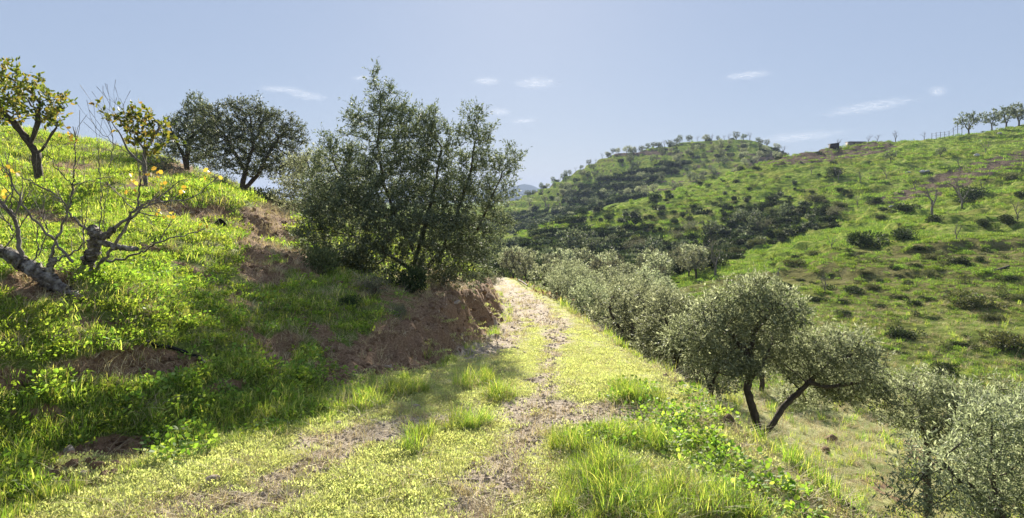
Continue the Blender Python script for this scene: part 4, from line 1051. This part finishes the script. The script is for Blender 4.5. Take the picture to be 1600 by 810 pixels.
# pebbles and clods
x, y, z = cand(90000, 2.4, 30, -.8, .5); S0, G0, D0 = cover(x, y, z); xl, xr = XL(y), XR(y)
pg = np.clip(G0 * 1.3 - .25 + .4 * fbm(x * 4, y * 4, 99), 0, 1) * (x > xl - .2) * (x < xr)
keepp(x, y, z, pg * .75 + .02 * (x > xl) * (x < xr + .4), (.010 + .042 * rng.random(len(x)) ** 3) * np.clip(y / 6, 1, 1.7), 'gravel', 'small stones and grit in the worn rut', T_PEB, .0, .6)
x, y, z = cand(50000, 3, 30, -.9, .7); S0, G0, D0 = cover(x, y, z); xl, xr = XL(y), XR(y)
edge_ = np.exp(-((x - xr - .08) / .12) ** 2) * .35
keepp(x, y, z, np.clip(S0 - .3, 0, 1) * .6 + edge_, (.015 + .10 * rng.random(len(x)) ** 3) * np.clip(y / 8, 1, 1.6), 'earth_crumbs', 'loose clods of earth fallen from the bank', T_CLOD, .0, .8)
x, y, z = cand(14000, 6, 34, -.45, .05); S0, G0, D0 = cover(x, y, z); xl = XL(y)
bk = np.exp(-((x - xl + .3) / .4) ** 2) * ss(6, 8, y)
keepp(x, y, z, bk * .22, (.03 + .11 * rng.random(len(x)) ** 2.5) * np.clip(y / 10, 1, 1.5), 'bank_rubble', 'stones and lumps of earth in the face of the bank', T_CLOD + T_PEB[:2], .01, 1.2)
keepp(x, y, z, np.exp(-((x - xl + .85) / .3) ** 2) * ss(6, 8, y) * .22, (.4 + .6 * rng.random(len(x))) * np.clip(y / 10, 1, 1.6), 'bank_fringe', 'dry stems and roots hanging over the lip of the bank', T_STRAW, .0, .5)
# grass and low scrub of the far slopes
x, y, z = cand(46000, 20, 215, -.2, .95)
px = 800 + F * x / y
prob = (x > XR(y) + 2) * np.clip(.5 + .9 * fbm(x / 5, y / 5, 101), .05, 1)
keepp(x, y, z, prob * .7, (.5 + .7 * rng.random(len(x))) * np.clip(y / 60, .6, 2.0), 'far_grass', 'green tussocky grass on the right-hand slope', T_GRFAR, .03)
x, y, z = cand(15000, 26, 400, -.1, .95)
px = 800 + F * x / y
pr = np.clip(fbm(x / 9, y / 9, 103) * 2.2 - .35, 0, 1) + .03
pr = np.where((y > 92) & (y < 215) & (x / y < .32), np.clip(pr + .25, 0, 1), pr)
keepp(x, y, z, pr * (x > XR(y) + 3) * np.where(px > 1250, .4, .6), (.35 + .75 * rng.random(len(x)) ** 2) * np.clip(y / 110, .55, 1.6), 'low_scrub', 'low scrub dotted over the valley sides', T_SCRUB, .08)

x, y, z = cand(60000, 70, 420, -.08, .5)
px, py = 800 + F * x / y, HZ + F * (EYE - z) / y
w_ = np.clip(ell(px, py, WOOD) * 2.2 + .3 * fbm(x / 9, y / 9, 105), 0, 1) * (y > 225)
T_WOOD = [bush_parts(m_, 420, .3, .14, 280 + k, .85, 6) for k, m_ in enumerate((dark_olive_leaf, shrub_leaf, shrub_leaf))]
keepp(x, y, z, w_ * .3, .8 + 1.2 * rng.random(len(x)), 'woodland', 'dense dark woodland in the hollow of the far hill', T_WOOD, .2, .06)
top_ = np.interp(px, [790, 850, 950, 1050, 1130, 1240, 1330], [376, 352, 326, 299, 275, 242, 226]); bot_ = np.interp(px, [790, 1000, 1100, 1200, 1330], [425, 430, 425, 385, 350])
low_ = np.clip((py - top_) / (bot_ - top_) * 1.3, 0, 1)
low_ = np.clip(low_ - np.interp(px, [790, 940, 1060, 1200, 1330], [-.1, .05, .4, .3, .2]), 0, 1)
w_ = (y > 75) & (y < 190) & (py < bot_)
keepp(x, y, z, w_ * np.clip(low_ * 1.1 + 1.1 * fbm(x / 6, y / 6, 107) - .3, .02, 1) * np.interp(px, [960, 1040], [1, .5]) * np.clip((1330 + 25 * fbm(x / 9, y / 9, 109) * 3 - px) / 130, 0, 1) * .42, (.5 + 1.1 * rng.random(len(x)) ** 1.8) * np.interp(px, [960, 1060], [1, .75]), 'ridge_scrub', 'dark scrub covering the middle ridge', T_WOOD, .1, .06)

# ------------------------------------------------------------------ single stones and small things
RK = [rock_mesh(300 + k, stone_m, 3, .12, .62) for k in range(4)] + [rock_mesh(310 + k, clod_m, 3, .12, .7) for k in range(3)]
for px_, py_, w_, k_, lb_ in [(332,755,24,0,'tan stone alone in the grass at the foot of the left slope'),(185,690,20,4,'upright reddish stone on the small earth slump'),(108,706,22,1,'pale flat stone at the left of the earth slump'),
        (150,735,26,5,'brown clod at the lower end of the earth slump'),(178,742,18,6,'reddish lump below the upright stone'),(130,744,16,2,'small brown lump on the earth slump'),(68,762,14,1,'pale stone near the bottom left corner'),
        (363,790,12,3,'small grey stone in the bare patch, bottom left of centre'),(509,719,9,0,'small pale stone in the shaded grass'),(730,736,8,5,'small brown stone on the turf of the track'),(841,565,9,2,'dark stone lying in the lit turf up the track'),
        (1138,662,30,5,'dark earthy block under the pipe at the track edge'),(1298,690,22,4,'reddish flat rock on the slope below the two-trunked olive'),(1290,708,18,6,'second reddish rock just below the flat one'),(1425,703,10,5,'brown stone near the low silvery olive'),
        (650,640,14,2,'grey stone in the shaded grass beside the rut'),(528,665,13,3,'stone at the edge of the shaded grass'),(800,655,8,1,'small stone in the rut crossing'),(905,647,9,0,'loose stone at the right of the rut crossing'),(826,735,8,2,'small stone on the lower rut')]:
    p = hit(px_, py_, 2.6)
    if p is None: continue
    s_ = w_ * p[1] / F
    o = mobj('stone', RK[k_], None, p + [0, 0, s_ * .12]); o.scale = (s_, s_, s_); o.rotation_euler = (rng.uniform(-.3, .3), rng.uniform(-.3, .3), rng.uniform(0, 6)); tag(o, lb_, 'stone', 'loose stones')
for px_, py_, w_, lb_ in [(1441,271,9,'largest pale boulder on the right-hand hillside'),(1449,272,7,'pale boulder touching the largest one'),(1419,273,6,'pale boulder left of the largest one'),(1526,247,10,'long pale boulder on the brown terrace'),(1535,222,5,'small white boulder below the skyline'),(1562,212,7,'white boulder under the skyline trees'),(1394,326,8,'pale boulder between two shrubs')]:
    p = hit(px_, py_, 40)
    if p is None: continue
    me = rock_mesh(int(px_), pale_stone, 2, .15, .6); s_ = w_ * p[1] / F; o = mobj('boulder', me, None, p + [0, 0, s_ * .15]); o.scale = (s_ * 1.3, s_, s_); tag(o, lb_, 'boulder', 'pale boulders on the hillside')

def tube_obj(name, pts, r, mat, label, cat, parent=None):
    pts = np.array(pts, float); a, b = tubes(pts, np.concatenate([[-1], np.arange(len(pts) - 1)]), np.full(len(pts), r), None, 0)
    o = mobj(name, mesh_np(name, a, b, mat)); tag(o, label, cat); return o
ys = np.linspace(3.0, 21, 90); xs = XR(ys) + .07 + .015 * np.sin(ys * 3.1) + .02 * np.sin(ys * 1.3)
root = tag(empty('irrigation_pipe', (xs[0], ys[0], h1(xs[0], ys[0]))), 'thin black irrigation pipe running along the lower edge of the track', 'pipe')
pp = np.stack([xs, ys, H(xs, ys) + .03 + .02 * np.clip(np.sin(ys * 2.1), 0, 1)], -1) - np.array(root.location)
a, b = tubes(pp, np.concatenate([[-1], np.arange(len(pp) - 1)]), np.full(len(pp), .013), None, 0); mobj('hose', mesh_np('hose', a, b, pipe_m), root)
for yy_ in (4.4, 8.2, 12.5):
    i_ = int(np.abs(ys - yy_).argmin()); q = pp[i_ - 1:i_ + 2]
    a, b = tubes(q, np.array([-1, 0, 1]), np.full(3, .021), None, 0); mobj('joint', mesh_np('joint', a, b, pipe_m), root)
pl_ = []
for px_, py_ in [(225,548),(245,551),(265,553),(285,557),(300,562),(312,570),(320,578)]:
    p = hit(px_, py_, 3); pl_.append(p + [0, 0, .035])
tube_obj('pipe_offcut', pl_, .014, pipe_m, 'short black hose sticking out of the dark earth on the left slope', 'hose')
pl_ = [hit(a_, b_, 3) + [0, 0, .03] for a_, b_ in [(28,551),(45,550),(62,551),(80,550),(98,552)]]
tube_obj('pipe_offcut', pl_, .008, pipe_m, 'thin black hose lying in the grass near the left edge', 'hose')

# dark tipped bucket on the left slope
p = hit(336, 360, 5); s_ = 20 * p[1] / F
import bmesh
root = tag(empty('bucket', p, .4), 'black plastic bucket lying tipped on the left slope', 'bucket'); root.rotation_euler = (.35, .9, .4)
bm = bmesh.new(); r0, r1, hgt = s_ * .38, s_ * .5, s_ * .8
prof = [(0, 0), (r0, 0), (r1, hgt), (r1 * 1.06, hgt), (r1 * 1.06, hgt * .95), (r1 * .96, hgt * .96), (r0 * .94, hgt * .04), (0, hgt * .04)]
rings = [[bm.verts.new((rr * math.cos(2 * PI * k / 20), rr * math.sin(2 * PI * k / 20), zz)) for k in range(20)] for rr, zz in prof]
for q in range(len(rings) - 1):
    for k in range(20): bm.faces.new([rings[q][k], rings[q][(k + 1) % 20], rings[q + 1][(k + 1) % 20], rings[q + 1][k]])
bmesh.ops.remove_doubles(bm, verts=bm.verts, dist=1e-5)
me = bpy.data.meshes.new('shell'); bm.to_mesh(me); bm.free(); me.materials.append(pipe_m); mobj('shell', me, root)
t_ = np.linspace(0, PI, 14); hp = np.stack([np.cos(t_) * r1, np.full(14, 0) + np.sin(t_) * r1 * .4, hgt * .95 + np.sin(t_) * r1 * .7], -1)
a, b = tubes(hp, np.concatenate([[-1], np.arange(13)]), np.full(14, .004), None, 0); mobj('handle', mesh_np('handle', a, b, grey_bark), root)

# fallen stick on the slope under the olives at bottom right
pl_ = [hit(a_, b_, 4) + [0, 0, .05] for a_, b_ in [(1205,690),(1218,705),(1235,715)]]
tube_obj('fallen_branch', [hit(a_, b_, 4) + [0, 0, .04] for a_, b_ in [(1546,427),(1556,424),(1566,421),(1577,418)]], .07, wood_m, 'dark fallen log on the right-hand slope', 'log')
tube_obj('fallen_branch', [hit(a_, b_, 20) + [0, 0, .15] for a_, b_ in [(810,441),(818,447),(824,452)]] , .03, grey_bark, 'pale stick lying at the far edge of the track', 'stick')

# ------------------------------------------------------------------ skyline buildings and fence
def box_me(name, x0, x1, y0, y1, z0, z1, mat, slope=0):
    V_ = [(x, y, z + (slope if (z == z1 and x == x1) else 0)) for z in (z0, z1) for x, y in ((x0, y0), (x1, y0), (x1, y1), (x0, y1))]
    return mesh_np(name, V_, [(0, 3, 2, 1), (4, 5, 6, 7), (0, 1, 5, 4), (1, 2, 6, 5), (2, 3, 7, 6), (3, 0, 4, 7)], mat, False)
p = crest(1303, 130, 200)
r_ = tag(empty('hut', p), 'small dark hut with a lean-to roof on the skyline', 'hut')
mobj('wall', box_me('wall', -1.05, 1.05, -.8, .8, -.4, 1.2, wood_m, .25), r_); mobj('roof', box_me('roof', -1.2, 1.25, -1, 1, 1.21, 1.3, roof_m), r_).rotation_euler = (0, -.11, 0)
mobj('door', box_me('door', -.35, .35, -.84, -.803, -.1, 1.0, wood_m), r_)
p = crest(1337, 130, 200)
r_ = tag(empty('farm_building', p), 'long low stone building with a flat roof on the skyline', 'building')
mobj('wall', box_me('wall', -2.2, 2.2, -1.2, 1.2, -.6, .75, wall_m), r_); mobj('roof', box_me('roof', -2.35, 2.35, -1.35, 1.35, .752, .86, roof_m), r_)
for k in (-1.2, .4): mobj('window', box_me('window', k, k + .5, -1.23, -1.202, .15, .5, pipe_m), r_)
r_ = tag(empty('fence', crest(1488, 130, 200)), 'wire fence of thin posts on the skyline', 'fence'); o_ = np.array(r_.location)
tops = []
for k, px_ in enumerate(np.linspace(1456, 1503, 8)):
    q = crest(px_, 130, 200) - o_; hh = 1.5 if k < 5 else 2.2
    a, b = tubes(np.array([q - [0, 0, .3], q + [0, 0, hh]]), np.array([-1, 0]), np.array([.06, .06]), None, 0); mobj('post', mesh_np('post', a, b, grey_bark), r_); tops.append(q + [0, 0, hh - .15])
for dz in (0, -.6):
    a, b = tubes(np.array(tops) + [0, 0, dz], np.concatenate([[-1], np.arange(7)]), np.full(8, .025), None, 0); mobj('wire', mesh_np('wire', a, b, grey_bark), r_)

# ------------------------------------------------------------------ shreds of cloud
cm_, t = newmat('cloud')
tc = t.n('ShaderNodeTexCoord').outputs['Object']
oi = t.n('ShaderNodeObjectInfo')
lp = t.n('ShaderNodeVectorMath', operation='LENGTH'); t.l(tc, lp.inputs[0])
mp = t.n('ShaderNodeMapping', inp={'Scale': (1.1, 2.6, 1)}); t.l(tc, mp.inputs[0])
off = t.n('ShaderNodeVectorMath', operation='ADD'); t.l(mp.outputs[0], off.inputs[0]); cb = t.n('ShaderNodeCombineXYZ'); t.l(t.math('MULTIPLY', oi.outputs['Random'], 50), cb.inputs[0]); t.l(cb.outputs[0], off.inputs[1])
nz = t.n('ShaderNodeTexNoise', inp={'Scale': 3.0, 'Detail': 8, 'Roughness': .72, 'Distortion': .5}); t.l(off.outputs[0], nz.inputs['Vector'])
al = t.math('MULTIPLY', t.math('SUBTRACT', t.math('ADD', nz.outputs[0], -.33), t.math('MULTIPLY', t.math('POWER', lp.outputs['Value'], 2.0), .26)), 3.4, True)
al = t.math('MULTIPLY', al, .38)
df = t.n('ShaderNodeBsdfDiffuse', inp={0: (.9, .9, .9, 1)}); tl = t.n('ShaderNodeBsdfTranslucent', inp={0: (.9, .9, .9, 1)})
m1 = t.n('ShaderNodeMixShader', inp={0: .6}); t.l(df.outputs[0], m1.inputs[1]); t.l(tl.outputs[0], m1.inputs[2])
tp = t.n('ShaderNodeBsdfTransparent'); m2 = t.n('ShaderNodeMixShader'); t.l(al, m2.inputs[0]); t.l(tp.outputs[0], m2.inputs[1]); t.l(m1.outputs[0], m2.inputs[2])
t.l(m2.outputs[0], t.out.inputs[0])
def cloud_mesh(seed):
    n = 28; a = np.linspace(-1, 1, n); X, Y = np.meshgrid(a, a); Z = .05 * fbm(X * 2 + seed, Y * 3, 5 + seed, 3)
    i_ = (np.arange(n - 1)[:, None] * n + np.arange(n - 1)[None]).ravel()
    return mesh_np('cloud', np.stack([X.ravel(), Y.ravel(), Z.ravel()], -1), np.stack([i_, i_ + 1, i_ + n + 1, i_ + n], -1), cm_)
cms = [cloud_mesh(k) for k in range(3)]
CZ = 1500.0
for k, (px_, py_, w_, h_, tl_, lb_) in enumerate([(838,130,34,9,4,'long thin cloud right of the tall olive top'),(820,189,24,13,25,'slanting white cloud above the mountain'),(1168,118,30,20,32,'brightest slanting cloud shred over the far hill'),
        (1355,168,44,14,0,'faint broad cloud above the skyline hut'),(1465,143,42,8,-14,'thin streak of cloud toward the upper right'),(1248,215,56,10,0,'pale low cloud bank over the saddle'),(565,122,18,8,15,'tiny cloud left of the tall olive top'),
        (440,140,34,6,5,'row of tiny cloud flecks above the crest olives'),(480,150,26,8,5,'fleck of cloud right of the tiny row'),(760,127,22,6,0,'small cloud behind the top of the tall olive'),(780,175,18,6,0,'small cloud beside the right crown of the tall olive')]):
    d = CZ * F / (HZ - py_); c = at(px_, py_, d)
    o = mobj('cloud', cms[k % 3], None, c); o.scale = (w_ * d / F * 1.25, h_ * d / F * d / CZ * 1.3, 160); tag(o, lb_, 'cloud', 'small shreds of cloud')
    o.rotation_euler = (0, 0, 0)
    # slanting clouds: turn the patch on its level sheet
    if abs(tl_) > 10: o.rotation_euler = (0, 0, -math.atan(math.tan(math.radians(tl_)) * d / CZ)); o.scale = (w_ * d / F * 1.8, h_ * d / F * 2.0, 160)
print('triangles', sum(len(m.loops) - 2 * len(m.polygons) for m in bpy.data.meshes))
